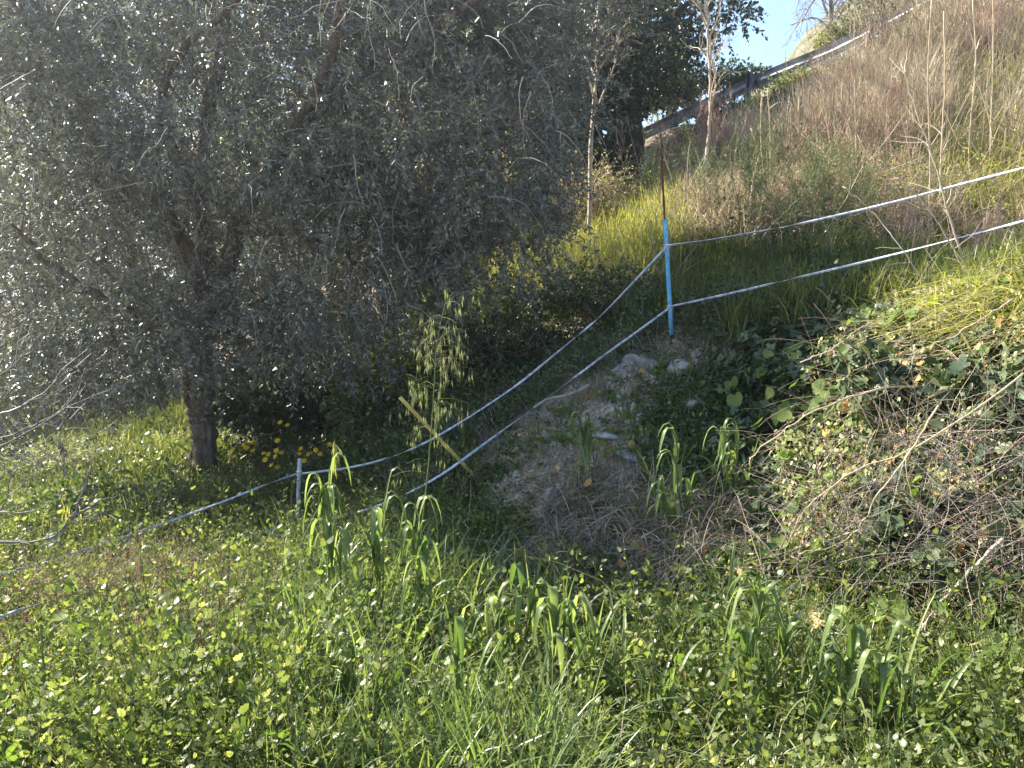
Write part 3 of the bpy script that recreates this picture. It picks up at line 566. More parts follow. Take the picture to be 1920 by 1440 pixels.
twig_shrub('wiry_shrub', 'wiry green broom like shrub above the upper tape right of the blue post', 1480, 455, 8.6, 46, 1.0, 1.0, M['stemgreen'], .005, 8, 5, M['bramble'])
twig_shrub('wiry_shrub', 'wiry olive green shrub left of the red twigs in mid slope', 1420, 400, 9.6, 50, 1.2, 1.2, M['stemgreen'], .005, 8, 5, M['bramble'])
twig_shrub('pink_twig_shrub', 'pinkish brown leafless shrub behind the slender sapling foot', 1370, 330, 12.0, 40, 1.2, 1.2, M['pink'], .005, 8, 5)
twig_shrub('pink_twig_shrub', 'tangled tan leafless shrub right of the rusty rod tip', 1270, 350, 12.5, 36, 1.1, 1.0, M['twig_pale'], .005, 8, 5)
twig_shrub('wiry_shrub', 'wiry dark green shrub at mid slope above the yellow flowers', 1560, 420, 9.2, 40, 1.0, 1.1, M['stemgreen'], .005, 8, 5, M['bramble'])
twig_shrub('wiry_shrub', 'brown tangled twiggy shrub where the thick pale dead stem crosses the upper tape', 1760, 470, 7.4, 40, .75, .9, M['twig_red'], .005, 8, 5)
twig_shrub('dark_twig_shrub', 'sparse dark upright twigs just left of the blue post in front of the sunny grass', 1160, 560, 7.6, 16, .95, .7, M['twig_red'], .004, 6, 3)

# ------------------------------------------------------------------ ground vegetation (uncountable)
def blades(poly, n, mat, name, label, L=(.15, .35), wd=(.004, .009), bend=.6, per=6, spread=.05, M_=6, lean=.35, kindcat=None, clump=None, thr=.45, pts=None):
    p = spots(poly, n, clump, thr) if pts is None else pts
    p = np.repeat(p, per, 0) + rng.normal(size=(len(p)*per, 3))*[spread, spread, 0]; p[:, 2] = H(p[:, 0], p[:, 1])-.01
    N = len(p); hd = U(0, 2*PI, N); hor = np.stack([np.cos(hd), np.sin(hd), np.zeros(N)], -1)
    ln = U(*L, N); l0 = U(0, lean, N)[:, None]; d = nrm(hor*l0+[0, 0, 1.]); t = np.linspace(0, 1, M_)[None, :, None]
    bd = (U(.1, 1, N)*bend)[:, None, None]
    path = p[:, None] + ln[:, None, None]*(d[:, None]*t*(1-.25*bd*t) + hor[:, None]*bd*t**2*.8 - np.array([0, 0, 1.])*bd*.55*t**2.6)
    side = np.stack([-np.sin(hd), np.cos(hd), np.zeros(N)], -1) + rng.normal(size=(N, 3))*.4
    wv = U(*wd, N)[:, None]*np.clip(1.15-np.linspace(0, 1, M_)**2.2*1.12, .04, 1)[None]
    b = Buf(); ribbons(b, path, wv, side); o = b.build(name, mat); tag(o, label, kindcat or 'grass', kind='stuff'); return o
def herbs(poly, n, mat, name, label, h=(.05, .2), nl=16, size=(.012, .028), tpl=OVAL, clump=None, thr=.45, stem=True, cat='ground cover', sp=1., pts=None):
    p = spots(poly, n, clump, thr) if pts is None else pts; N = len(p); b = Buf()
    d = nrm(rng.normal(size=(N, 3))*.45 + [0, 0, 1.]); path = wander(p-[0, 0, .01], d, U(*h, N)*(.45+1.1*vnoise(p[:, 0]*3+31, p[:, 1]*3)), 5, .2)
    if stem: tubes(b, path, np.linspace(.0016, .0008, 5), 3)
    idx = np.repeat(np.arange(N), nl); q, dd = at_t(path, idx, U(.15, 1, len(idx))); hd = rnd_unit(len(idx)); hd[:, 2] = np.abs(hd[:, 2])*.5+.05
    ax = nrm(hd+dd*.3); nr = nrm(rng.normal(size=(len(idx), 3))*1.3 + [0, 0, 1.])
    sz = U(*size, len(idx)); q = q + ax*(sz*U(0, 1.2, len(idx))*sp)[:, None]
    rn = np.clip(np.repeat(rng.random(N)*.6, nl)+U(0, .4, len(idx)), 0, 1)
    leaves(b, tpl, q, ax, nr, sz, rn); o = b.build(name, mat); tag(o, label, cat, kind='stuff'); return o

def straws(poly, n, mat, name, label, L=(.2, .6), r=.0018, tilt=1.0, off=.1, grav=.1, cat='dry stems'):
    p = spots(poly, n); nn = Nn(p[:, 0], p[:, 1]); p = p+nn*U(0, off, len(p))[:, None]; d = nrm(nn*.5+rng.normal(size=p.shape)*[tilt, tilt, tilt*.8])
    b = Buf(); w_ = wander(p, d, U(*L, len(p)), 8, .09, grav); tubes(b, w_, np.linspace(r, r*.5, 8), 3); o = b.build(name, mat); tag(o, label, cat, kind='stuff')
R_FORE = [(-350, 1130), (0, 1010), (330, 900), (560, 985), (850, 960), (930, 1100), (1130, 1180), (1450, 1160), (1600, 1110), (2250, 1250), (2250, 1640), (-350, 1640)]
R_FORE_L = [(-350, 1130), (0, 1010), (330, 900), (560, 985), (820, 960), (900, 1120), (1050, 1640), (-350, 1640)]
R_MIDL = [(-300, 880), (300, 860), (480, 850), (800, 820), (900, 900), (850, 1000), (300, 1050), (-300, 1150)]
R_SLOPE = [(830, 960), (950, 800), (1150, 650), (1340, 640), (1400, 900), (1470, 1080), (1150, 1200), (900, 1120)]
R_BANK = [(1320, 650), (1500, 605), (1750, 575), (2250, 480), (2250, 1300), (1800, 1160), (1600, 1090), (1450, 1060), (1370, 850)]
R_BANKSUN = [(1600, 640), (1900, 540), (2250, 500), (2250, 1280), (1800, 1160), (1500, 1090), (1480, 900)]
R_TERR = [(1100, 620), (1230, 540), (1300, 460), (1500, 470), (2250, 380), (2250, 560), (1750, 600), (1500, 620), (1300, 645)]
R_SUNG = [(760, 560), (900, 420), (1080, 350), (1230, 330), (1280, 480), (1200, 560), (1000, 600)]
R_FARL = [(-300, 760), (380, 760), (420, 890), (300, 940), (100, 1020), (-300, 1000)]
R_UP = [(1230, 300), (1420, 230), (1700, 100), (1800, -60), (2250, -60), (2250, 420), (1900, 440), (1500, 470), (1260, 480), (1200, 400)]
R_MID = [(400, 600), (1050, 520), (1250, 560), (1200, 660), (950, 800), (850, 960), (600, 900), (400, 880)]

blades([(1350, 1250), (1700, 1250), (1750, 1640), (1300, 1640)], 260, M['broad'], 'grass', 'long tangled grass blades at the lower right', (.25, .5), (.004, .01), bend=1.1, per=5, lean=.7, clump=1.5, thr=.42)
herbs(BARE_STRIP, 1500, M['ivy_pale'], 'leaf_litter', 'brown leaf litter on the bare strip at the bottom', (.005, .04), 5, (.01, .028), OVAL, stem=False, cat='leaf litter')
blades(R_FORE, 700, M['straw'], 'dry_grass', 'dead straw blades among the foreground weeds', (.15, .4), (.002, .005), per=4, lean=1.2, bend=1., clump=1.9, thr=.48)
blades(R_FORE, 2000, M['grass'], 'grass', 'short green grass among the foreground weeds', (.1, .3), (.003, .007), per=6, clump=2.5, thr=.42)
blades(R_FORE, 1500, M['yellowgreen'], 'grass', 'thin pale grass among the foreground weeds', (.1, .3), (.002, .005), per=5)
herbs(R_FORE, 5500, M['herb_dark'], 'weeds', 'dark low leaves underneath the foreground weeds', (.03, .16), 20, (.008, .02), OVALN)  # dark underlayer deepens the gaps by leaf colour, as shade would
herbs(R_FORE, 6000, M['herb'], 'weeds', 'tiny leaved sunlit weeds covering the foreground', (.05, .3), 28, (.006, .014), OVALN, 3.1, .42)
herbs(R_FORE, 2600, M['herb'], 'weeds', 'taller serrated weeds among the foreground ground cover', (.2, .5), 15, (.014, .034), SERR, 1.9, .48)
herbs(R_FORE, 2600, M['herb_yellow'], 'weeds', 'yellowish sunlit weeds among the foreground ground cover', (.08, .32), 18, (.008, .022), OVAL, 2.3, .5)
herbs(R_FORE, 2600, M['herb'], 'weeds', 'upright narrow leaved weeds in the foreground', (.15, .45), 20, (.012, .035), LANCE, 1.4, .45)
herbs(R_FORE, 1100, M['scrub'], 'weeds', 'greyish pale leaved weeds in the foreground', (.1, .34), 12, (.01, .026), OVAL, 2.7, .5)
herbs(R_FORE, 1100, M['herb'], 'weeds', 'tall sparse stalky weeds sticking out of the foreground', (.35, .65), 14, (.01, .035), SERR, 1.1, .45)
herbs(R_FORE, 260, M['heart'], 'weeds', 'medium broad leaved weeds scattered in the foreground', (.1, .3), 7, (.025, .05), HEART, 1.7, .5)
herbs(R_FORE, 1800, M['ivy_pale'], 'weeds', 'browning small leaves among the foreground weeds', (.05, .25), 12, (.008, .02), OVAL, 2.0, .52)
blades([(560, 1060), (850, 1100), (1080, 1180), (1080, 1640), (520, 1640)], 900, M['broad'], 'grass', 'long tangled grass blades in the middle of the foreground', (.25, .6), (.005, .012), bend=.9, per=5, lean=.4, clump=1.5, thr=.42)
herbs([(-150, 1070), (420, 1060), (520, 1180), (450, 1300), (-150, 1340)], 2600, M['pink'], 'dry_weeds', 'fine dry brownish weeds in the left foreground', (.1, .3), 22, (.005, .012), OVALN, 2.0, .4, cat='dry plants')
herbs([(1560, 1250), (1720, 1230), (2100, 1230), (2100, 1560), (1640, 1560)], 1500, M['herb_yellow'], 'weeds', 'bright round leaved weeds in the lower right corner', (.04, .16), 16, (.014, .034), ROUND)
herbs([(-150, 1300), (300, 1290), (800, 1330), (1050, 1360), (1050, 1560), (-150, 1560)], 420, M['heart'], 'weeds', 'large jagged green leaves along the bottom of the photo', (.08, .3), 7, (.035, .075), SERR, 2.6, .42)
herbs([(-150, 1080), (500, 1040), (1000, 1150), (900, 1400), (-150, 1400)], 170, M['herb_yellow'], 'weeds', 'lime green leaf clusters in the left foreground', (.1, .35), 9, (.02, .045), SERR, 1.6, .5)
herbs([(1100, 1130), (1500, 1080), (1700, 1150), (1650, 1300), (1150, 1330)], 700, M['bramble'], 'weeds', 'mid green weeds with rounded leaves where the slope meets the foreground', (.04, .18), 10, (.02, .045), ROUND, 2.2, .42)
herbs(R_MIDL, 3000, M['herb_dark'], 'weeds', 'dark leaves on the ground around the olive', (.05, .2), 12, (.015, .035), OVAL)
herbs(R_MIDL, 3600, M['herb'], 'weeds', 'leafy weeds on the sunlit ground around the olive and the white post', (.05, .2), 12, (.02, .04), OVAL)
blades(R_MIDL, 2500, M['grass'], 'grass', 'grass blades around the foot of the olive', (.1, .3), (.004, .008), per=6)
blades(R_FARL, 3600, M['grass'], 'grass', 'bright sunlit grass left of the olive trunk', (.2, .5), (.006, .014), per=9, spread=.1, clump=1.1, thr=.45)
blades(R_FARL, 1200, M['yellowgreen'], 'grass', 'yellow green grass tufts left of the olive trunk', (.2, .4), (.006, .014), per=8, spread=.12)
straws(R_FARL, 500, M['twig_grey'], 'dry_stems', 'bare grey twigs in the weeds left of the olive trunk', (.2, .6), .003, .7, .1)
herbs(R_FARL, 2600, M['bramble'], 'weeds', 'dark brambly weeds left of the olive trunk', (.1, .35), 12, (.03, .06), SERR, .7, .5)
herbs(R_FARL, 1800, M['scrub'], 'weeds', 'pale weeds on the slope left of the olive trunk', (.1, .3), 12, (.03, .06))
herbs(R_SLOPE, 1250, M['bramble'], 'weeds', 'scattered small shaded leaves on the bare earth slope', (.02, .12), 10, (.012, .035), OVAL, 2.2, .44)
herbs([(820, 940), (950, 960), (1150, 1080), (1440, 1060), (1480, 1130), (1150, 1230), (850, 1130)], 1300, M['herb'], 'weeds', 'green weeds creeping up into the shaded dead grass', (.04, .18), 12, (.012, .035), OVAL, 2.6, .46)
herbs([(1230, 700), (1400, 700), (1460, 1080), (1330, 1100), (1200, 900)], 800, M['bramble'], 'weeds', 'shaded low weeds between the earth slope and the ivy', (.04, .16), 12, (.015, .04), OVAL, 2.6, .42)
herbs(R_SLOPE, 160, M['heart'], 'weeds', 'rounded seedling leaves on the bare earth slope', (.02, .08), 5, (.03, .05), ROUND, 1.5, .4)
blades(R_SLOPE, 130, M['grass'], 'grass', 'sparse grass tufts on the earth slope', (.1, .3), (.003, .007), per=8, clump=1.6, thr=.5)
blades([(950, 960), (1150, 900), (1450, 960), (1480, 1080), (1200, 1230), (1020, 1160)], 330, M['deadgrey'], 'dead_grass', 'grey matted dead grass on the shaded slope', (.2, .42), (.003, .006), bend=1.6, per=9, lean=1.4, clump=1.6, thr=.42)
def gravel(poly, n, size, name, label):
    p = spots(poly, n); T = np.array([[1, 0, 0], [-1, 0, 0], [0, 1, 0], [0, -1, 0], [0, 0, .7], [0, 0, -.7]]); Fc = np.array([[0, 2, 4], [2, 1, 4], [1, 3, 4], [3, 0, 4], [2, 0, 5], [1, 2, 5], [3, 1, 5], [0, 3, 5]])
    N = len(p); X = rnd_unit(N); Z = nrm(np.cross(X, rnd_unit(N))); Y = np.cross(Z, X); sz = size[0]+(size[1]-size[0])*U(0, 1, N)**3; TT = T[None]*U(.5, 1.2, (N, 6, 1))*np.array([1, .8, .7])
    W = p[:, None]+sz[:, None, None]*(TT[..., :1]*X[:, None]+TT[..., 1:2]*Y[:, None]+TT[..., 2:]*Z[:, None]); b = Buf()
    b.add(W.reshape(-1, 3), (np.arange(N)[:, None, None]*6+Fc[None]).reshape(-1, 3)); tag(b.build(name, M['rubble']), label, 'gravel', kind='stuff')
gravel([(860, 940), (950, 830), (1060, 730), (1150, 660), (1330, 650), (1350, 800), (1250, 900), (1150, 960), (950, 1000)], 5200, (.006, .035), 'gravel', 'loose stones and crumbs of earth on the bare slope')
gravel([(1120, 680), (1180, 640), (1350, 650), (1340, 800), (1250, 850), (1150, 780)], 420, (.02, .075), 'rubble', 'broken pale rock on the crest of the earth slope')
gravel([(960, 880), (1090, 740), (1200, 780), (1200, 930), (1050, 960)], 260, (.015, .05), 'rubble', 'pale rubble down the middle of the earth slope')
gravel([(830, 960), (1450, 980), (1480, 1080), (1150, 1200), (900, 1120)], 1500, (.006, .025), 'gravel', 'small stones among the dead grass at the foot of the slope')
blades(R_SLOPE, 700, M['deadgrey'], 'dead_grass', 'scattered dead grass on the shaded earth slope', (.08, .2), (.002, .005), bend=1.5, per=4, lean=2.2)
herbs(R_SLOPE, 1400, M['ivy_pale'], 'leaf_litter', 'brown leaf litter on the shaded slope', (.005, .03), 4, (.012, .03), OVAL, 2.4, .42, stem=False, cat='leaf litter')
herbs(R_SLOPE, 90, M['orange'], 'fallen_leaves', 'withered orange leaves scattered on the slope', (.03, .08), 1, (.025, .045), HEART, stem=False)
herbs([(860, 960), (1150, 930), (1450, 1000), (1600, 1150), (1350, 1230), (1050, 1180), (880, 1080)], 110, M['orange'], 'fallen_leaves', 'larger curled tan leaves on the shaded ground below the slope', (.06, .14), 1, (.03, .055), ROUND, stem=False)
herbs([(1100, 1050), (1500, 1000), (1900, 1180), (1900, 1400), (1300, 1400), (1100, 1250)], 90, M['orange'], 'fallen_leaves', 'withered orange leaves among the foreground weeds', (.05, .15), 2, (.03, .055), HEART)
def climbers(poly, n, mat, name, label, size, off=(0, .12), tpl=IVY, cat='ivy', clump=None, thr=.4, tilt=.5):
    p = spots(poly, n, clump, thr); N = len(p); nn = Nn(p[:, 0], p[:, 1]); p = p + nn*(U(off[0], off[1], N)*(.5+vnoise(p[:, 0]*5, p[:, 1]*5+p[:, 2]*5)))[:, None]
    nr = nrm(nn*.6 + SD*.7 + rng.normal(size=(N, 3))*tilt); ax = nrm(rng.normal(size=(N, 3))*.6 + np.array([-.2, -.3, -.7]))
    b = Buf(); leaves(b, tpl, p, ax, nr, U(*size, N)); o = b.build(name, mat); tag(o, label, cat, kind='stuff'); return o
herbs([(1640, 640), (1760, 570), (2250, 480), (2250, 740), (1850, 680)], 1600, M['herb'], 'weeds', 'bright small leaved weeds on the sunlit top of the bank', (.05, .2), 16, (.015, .035))
herbs([(1480, 800), (1600, 740), (2000, 700), (2200, 900), (1900, 900), (1600, 900)], 1100, M['herb'], 'weeds', 'bright small leaved weeds hanging on the sunlit bank', (.05, .18), 14, (.01, .025))
climbers(R_BANK, 15000, M['ivy'], 'ivy', 'dark green ivy covering the bank', (.03, .065), (0, .13), tilt=.7)
climbers([(1650, 720), (2250, 760), (2250, 1280), (1800, 1160), (1650, 1050)], 2000, M['ivy'], 'ivy', 'large ivy leaves standing out from the sunlit bank', (.05, .085), (.12, .3), tilt=.7, clump=2.0, thr=.42)
climbers([(1400, 640), (1560, 600), (1760, 600), (1650, 760), (1500, 850), (1380, 880)], 3000, M['ivy'], 'ivy', 'deep green ivy leaves at the shaded top of the bank', (.05, .09), (.05, .16))
climbers(R_BANKSUN, 900, M['heart'], 'creeper', 'bright green young creeper leaves on the sunlit bank', (.025, .05), (.12, .26), tpl=HEART, cat='creeper', clump=1.8, thr=.45)
climbers(R_BANKSUN, 11000, M['ivy_pale'], 'ivy', 'pale withered creeper leaves on the sunlit bank', (.01, .034), (.1, .26), tpl=OVAL, cat='creeper', clump=2.2, thr=.36, tilt=.9)
climbers([(1500, 900), (1650, 850), (1750, 1080), (1500, 1090)], 3200, M['pink'], 'dry_seed_heads', 'pinkish dry seed heads on the lower bank', (.01, .022), (.05, .18), tpl=OVAL, cat='dry plants', tilt=1)
climbers(R_BANKSUN, 330, M['orange'], 'withered_leaves', 'orange withered leaves caught on the sunlit bank', (.018, .05), (.12, .22), tpl=HEART, cat='leaves')
blades([(1650, 640), (1760, 560), (2250, 470), (2250, 700), (1900, 640)], 900, M['yellowgreen'], 'grass', 'yellow green grass tufts on the top of the bank at the right edge', (.2, .5), (.004, .009), bend=1.4, per=7, lean=.9)
straws(R_BANKSUN, 1300, M['straw'], 'dry_stems', 'tangle of thin dry stems hanging over the sunlit bank', (.15, .6), .0012, .9, .22)
straws([(1560, 950), (1700, 820), (2250, 780), (2250, 1280), (1800, 1190), (1500, 1130)], 900, M['twig_dark'], 'brown_vines', 'mass of tangled brown vines on the lower right bank', (.2, .7), .0022, .7, .25, .06)
straws(R_BANKSUN, 800, M['twig_red'], 'dry_stems', 'tangle of thin brown vines over the sunlit bank', (.15, .6), .0013, .9, .2)
straws([(1350, 1080), (1600, 1000), (1950, 1060), (1950, 1230), (1500, 1160)], 350, M['deadgrey'], 'roots', 'dark roots and stems hanging in the hollow of the bank', (.15, .5), .003, .8, .12)
straws([(1150, 640), (1400, 600), (1450, 660), (1300, 760), (1150, 720)], 500, M['deadgrey'], 'dry_stems', 'brown twiggy litter around the foot of the blue post', (.06, .25), .0018, 1, .08)
straws(R_FORE, 420, M['straw'], 'dry_stems', 'thin dry stems among the foreground weeds', (.15, .5), .0013, .35, .02, -.02)
straws(R_FORE_L, 260, M['stemgreen'], 'green_stems', 'upright bare green stalks in the left foreground', (.3, .6), .0022, .16, .02, -.02, cat='stalks')
straws(R_FORE_L, 120, M['redstem'], 'brown_stems', 'thin dark red brown stalks in the left foreground', (.25, .5), .0018, .3, .02, -.02, cat='stalks')
blades(R_TERR, 2600, M['grass'], 'grass', 'shaded green grass on the terrace behind the blue post', (.15, .5), (.006, .014), per=7, clump=1.7, thr=.4)
blades(R_TERR, 1300, M['grass'], 'grass', 'low shaded grass on the terrace behind the blue post', (.08, .2), (.004, .01), per=7)
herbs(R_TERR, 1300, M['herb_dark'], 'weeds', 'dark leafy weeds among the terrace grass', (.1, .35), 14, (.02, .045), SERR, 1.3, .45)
herbs(R_TERR, 2500, M['bramble'], 'weeds', 'low weeds in the terrace grass', (.04, .16), 10, (.015, .035))
blades(R_SUNG, 2800, M['yellowgreen'], 'grass', 'sunlit yellow green grass between the olive crown and the blue post', (.3, .8), (.006, .014), per=7, spread=.1)
blades(R_SUNG, 1200, M['grass'], 'grass', 'green grass between the olive crown and the blue post', (.3, .6), (.006, .012), per=6, spread=.1)
blades([(1330, 300), (1480, 240), (1700, 90), (1760, -80), (2250, -80), (2250, 250), (1500, 330)], 2600, M['straw'], 'dry_grass', 'tall dry grass stalks along the top of the slope', (.6, 1.4), (.006, .014), bend=.5, per=4, spread=.08, lean=.25, clump=1.1, thr=.4)
blades(R_UP, 6500, M['straw'], 'dry_grass', 'dry straw coloured grass over the upper slope', (.25, .75), (.007, .015), per=6, spread=.07, bend=.9, clump=1.3, thr=.4)
herbs(R_UP, 1500, M['bramble'], 'weeds', 'dull green brambly growth over the upper slope', (.2, .6), 14, (.025, .05), OVAL, .9, .5)
blades([(1650, 300), (1760, 60), (2250, -60), (2250, 430), (1780, 450)], 2000, M['yellowgreen'], 'grass', 'tall yellow green grass at the right of the upper slope', (.4, .9), (.006, .013), per=7, spread=.12, bend=.9)
straws([(1590, 120), (1640, 40), (1700, -60), (2000, -60), (1900, 80), (1700, 160)], 500, M['straw'], 'dry_stems', 'tall dry stalks hiding the far right end of the guardrail', (.9, 1.9), .006, .2, .05, .0)
blades(R_UP, 800, M['grass'], 'grass', 'green grass tufts in the upper slope', (.3, .6), (.005, .01), per=6, spread=.1, clump=.6, thr=.5)
straws(R_UP, 3200, M['twig_pale'], 'dry_stems', 'pale dry stalks and brambles over the upper slope', (.3, .9), .003, .5, .1, .05)
straws(R_UP, 420, M['twig_pale'], 'dry_stems', 'thick pale bramble canes and stalks standing in the upper slope', (.7, 1.5), .0065, .35, .05, .02)
straws([(1650, 300), (1740, 0), (2250, -60), (2250, 430), (1700, 440)], 260, M['straw'], 'dry_stems', 'long straight pale stalks at the right of the upper slope', (.9, 1.9), .0065, .2, .05, .0)
herbs(R_UP, 3600, M['ivy_pale'], 'weeds', 'dry small leaves over the upper slope', (.2, .7), 14, (.018, .035))
herbs([(1250, 320), (1700, 250), (1750, 430), (1260, 480)], 1900, M['pink'], 'dry_seed_heads', 'pinkish dry seed heads on the middle of the upper slope', (.3, .8), 14, (.012, .025), cat='dry plants')
herbs(R_MID, 3500, M['bramble'], 'weeds', 'leafy undergrowth below and behind the olive', (.1, .35), 12, (.02, .045))
blades(R_MID, 1200, M['deadgrey'], 'dead_grass', 'grey dead grass in the undergrowth behind the tapes', (.15, .4), (.003, .006), per=6, bend=1.1, lean=.8)
straws(R_MIDL, 700, M['twig_pale'], 'dry_stems', 'dry stems among the weeds near the white post', (.1, .35), .0016, .8, .05)

# ------------------------------------------------------------------ posts, tapes, cane
def rod(buf, a, b_, r, k=10, n=6, a0=.5, bow=0.0):
    p = np.linspace(a, b_, n); tubes(buf, p[None], np.full((1, n), r), k, a0, cap=True)
pb = P(1259, 648, 5.5)
t = thing('blue_post', 'leaning rusty rod in a bright blue sleeve holding both white tapes', 'post', pb)
b = Buf(); rod(b, P(1238, 250, 5.5), P(1259, 655, 5.5), .0075, 8); b.build('rod', M['rust'], t, smooth=True)
b = Buf(); rod(b, P(1247, 412, 5.5), P(1259, 628, 5.5), .0165, 14); b.build('sleeve', M['blue'], t)
def knot(parent, c, rr):
    b = Buf()
    for k_ in range(4):
        a_ = np.linspace(0, 2*PI, 15); cc = np.array(c)+[0, 0, (k_-1.5)*.0055]; tubes(b, (cc+np.stack([np.cos(a_)*rr, np.sin(a_)*rr, .006*np.sin(a_+k_)], -1))[None], np.full((1, 15), .0032), 5)
    e = np.array(c)+[-.01, -rr, 0]; tubes(b, wander(np.array([e, e]), np.array([[-.6, -.3, -.7], [.5, -.3, -.9]]), np.array([.05, .035]), 6, .2), .0028, 4); b.build('tape_knot', M['tape'], parent)
knot(t, P(1249.5, 462, 5.5), .019); knot(t, P(1256.5, 576, 5.5), .019)
wb = P(556, 1030, 5.5)
t = thing('white_post', 'short upright grey white plastic tube post among the weeds', 'post', wb)
b = Buf(); rod(b, P(562, 860, 5.5), P(556, 1035, 5.5), .0155, 14); b.build('tube', M['white_plastic'], t)
b = Buf()
for v_ in (884, 887.5, 891): tubes(b, (P(561, v_, 5.5)+np.array([[math.cos(a)*.019, math.sin(a)*.019, 0] for a in np.linspace(0, 2*PI, 13)]))[None], np.full((1, 13), .0035), 5)
b.build('tape_wrap', M['tape'], t)
def tape(label, pts, name='barrier_tape', wd=.0155, ph=0.):
    """white plastic tape about 2 cm wide that twists on its way between the posts"""
    p = np.array([P(*q) for q in pts]); p = resample(p, 180)
    for _ in range(40): p[1:-1] = (p[:-2]+2*p[1:-1]+p[2:])/4 
    d = np.r_[0, np.cumsum(np.linalg.norm(np.diff(p, axis=0), axis=1))]
    T = nrm(np.gradient(p, axis=0)); up = nrm(np.array([0, 0, 1.])-T*T[:, 2:3]); sd2 = np.cross(T, up)
    ang = .7*np.sin(d*1.9+ph)+.5*np.sin(d*4.1+ph*2)+1.6*np.exp(-((d % 1.7-.8)/.09)**2); s_ = up*np.cos(ang)[:, None]+sd2*np.sin(ang)[:, None]
    nn = np.cross(T, s_); prof = [(-.5, -.0006), (.5, -.0006), (.5, .0006), (-.5, .0006)]
    V = np.stack([p+s_*wd*a+nn*c for a, c in prof], 1).reshape(-1, 3); n = len(p); i = np.arange(n-1)[:, None]*4; j = np.arange(4)[None, :]; j2 = (j+1) % 4
    b = Buf(); b.add(V, np.concatenate([np.stack([i+j, i+j2, i+4+j2, i+4+j], -1).reshape(-1, 4), [[0, 1, 2, 3], [n*4-1, n*4-2, n*4-3, n*4-4]]]))
    t = thing(name, label, 'tape', p[n//2]); b.build('band', M['tape'], t)
    b = Buf(); q = p + s_*wd*.28; ribbons(b, np.stack([q+nn*.0012, q-nn*.0012]), .0028, s_[None].repeat(2, 0)) if False else None
    V = np.stack([p+s_*wd*a+nn*c for a, c in [(-.07, -.0009), (.07, -.0009), (.07, .0009), (-.07, .0009)]], 1).reshape(-1, 3)
    b.add(V, np.stack([i+j, i+j2, i+4+j2, i+4+j], -1).reshape(-1, 4)); b.build('thread', M['tapeblue'], t)
tape('upper white tape from the white post past the left edge of the photo', [(-150, 1118, 3.1), (0, 1078, 3.6), (90, 1053, 3.9), (200, 1018, 4.3), (300, 984, 4.7), (420, 940, 5.1), (500, 908, 5.35), (555, 889, 5.48)], ph=1)
tape('upper white tape climbing from the white post to the blue post', [(566, 888, 5.48), (640, 880, 5.4), (700, 868, 5.35), (760, 848, 5.3), (805, 827, 5.25), (880, 782, 5.3), (970, 722, 5.35), (1050, 657, 5.4), (1130, 590, 5.45), (1200, 516, 5.48), (1249, 463, 5.48)], ph=2.2)
tape('upper white tape running right from the blue post to the edge', [(1252, 460, 5.48), (1330, 450, 5.4), (1480, 424, 5.2), (1600, 397, 5.0), (1700, 373, 4.8), (1800, 346, 4.6), (1920, 314, 4.35), (2080, 270, 4)], ph=.4)
tape('lower white tape from the blue post down to the white post', [(1257, 576, 5.48), (1200, 618, 5.42), (1130, 668, 5.35), (1050, 728, 5.25), (970, 788, 5.0), (900, 838, 4.8), (830, 890, 4.6), (760, 928, 4.6), (690, 956, 4.75), (620, 972, 5.1), (562, 976, 5.46)], ph=3)
tape('lower white tape running right from the blue post to the edge', [(1260, 574, 5.48), (1320, 561, 5.4), (1400, 543, 5.3), (1480, 524, 5.15), (1600, 496, 4.95), (1720, 466, 4.75), (1820, 440, 4.55), (1920, 414, 4.35), (2080, 370, 4)], ph=1.7)
tape('lower white tape half hidden in weeds left of the white post', [(553, 979, 5.48), (500, 995, 5.0), (420, 1025, 4.55), (330, 1058, 4.1), (240, 1084, 3.75), (120, 1118, 3.4), (0, 1156, 3.05), (-150, 1200, 2.7)], ph=.9)
b = Buf(); a_, c_ = P(750, 745, 4.75), P(908, 912, 4.95)
t = thing('yellow_cane', 'yellow cane stuck slanting into the earth between the tapes', 'cane', c_); rod(b, a_, c_, .013, 12, 8); b.build('cane', M['yellow_stake'], t, smooth=False)
b = Buf(); rod(b, c_-nrm(c_-a_)*.02, P(955, 962, 5.0), .010, 8); b.build('tip', M['olive_bark'], t)

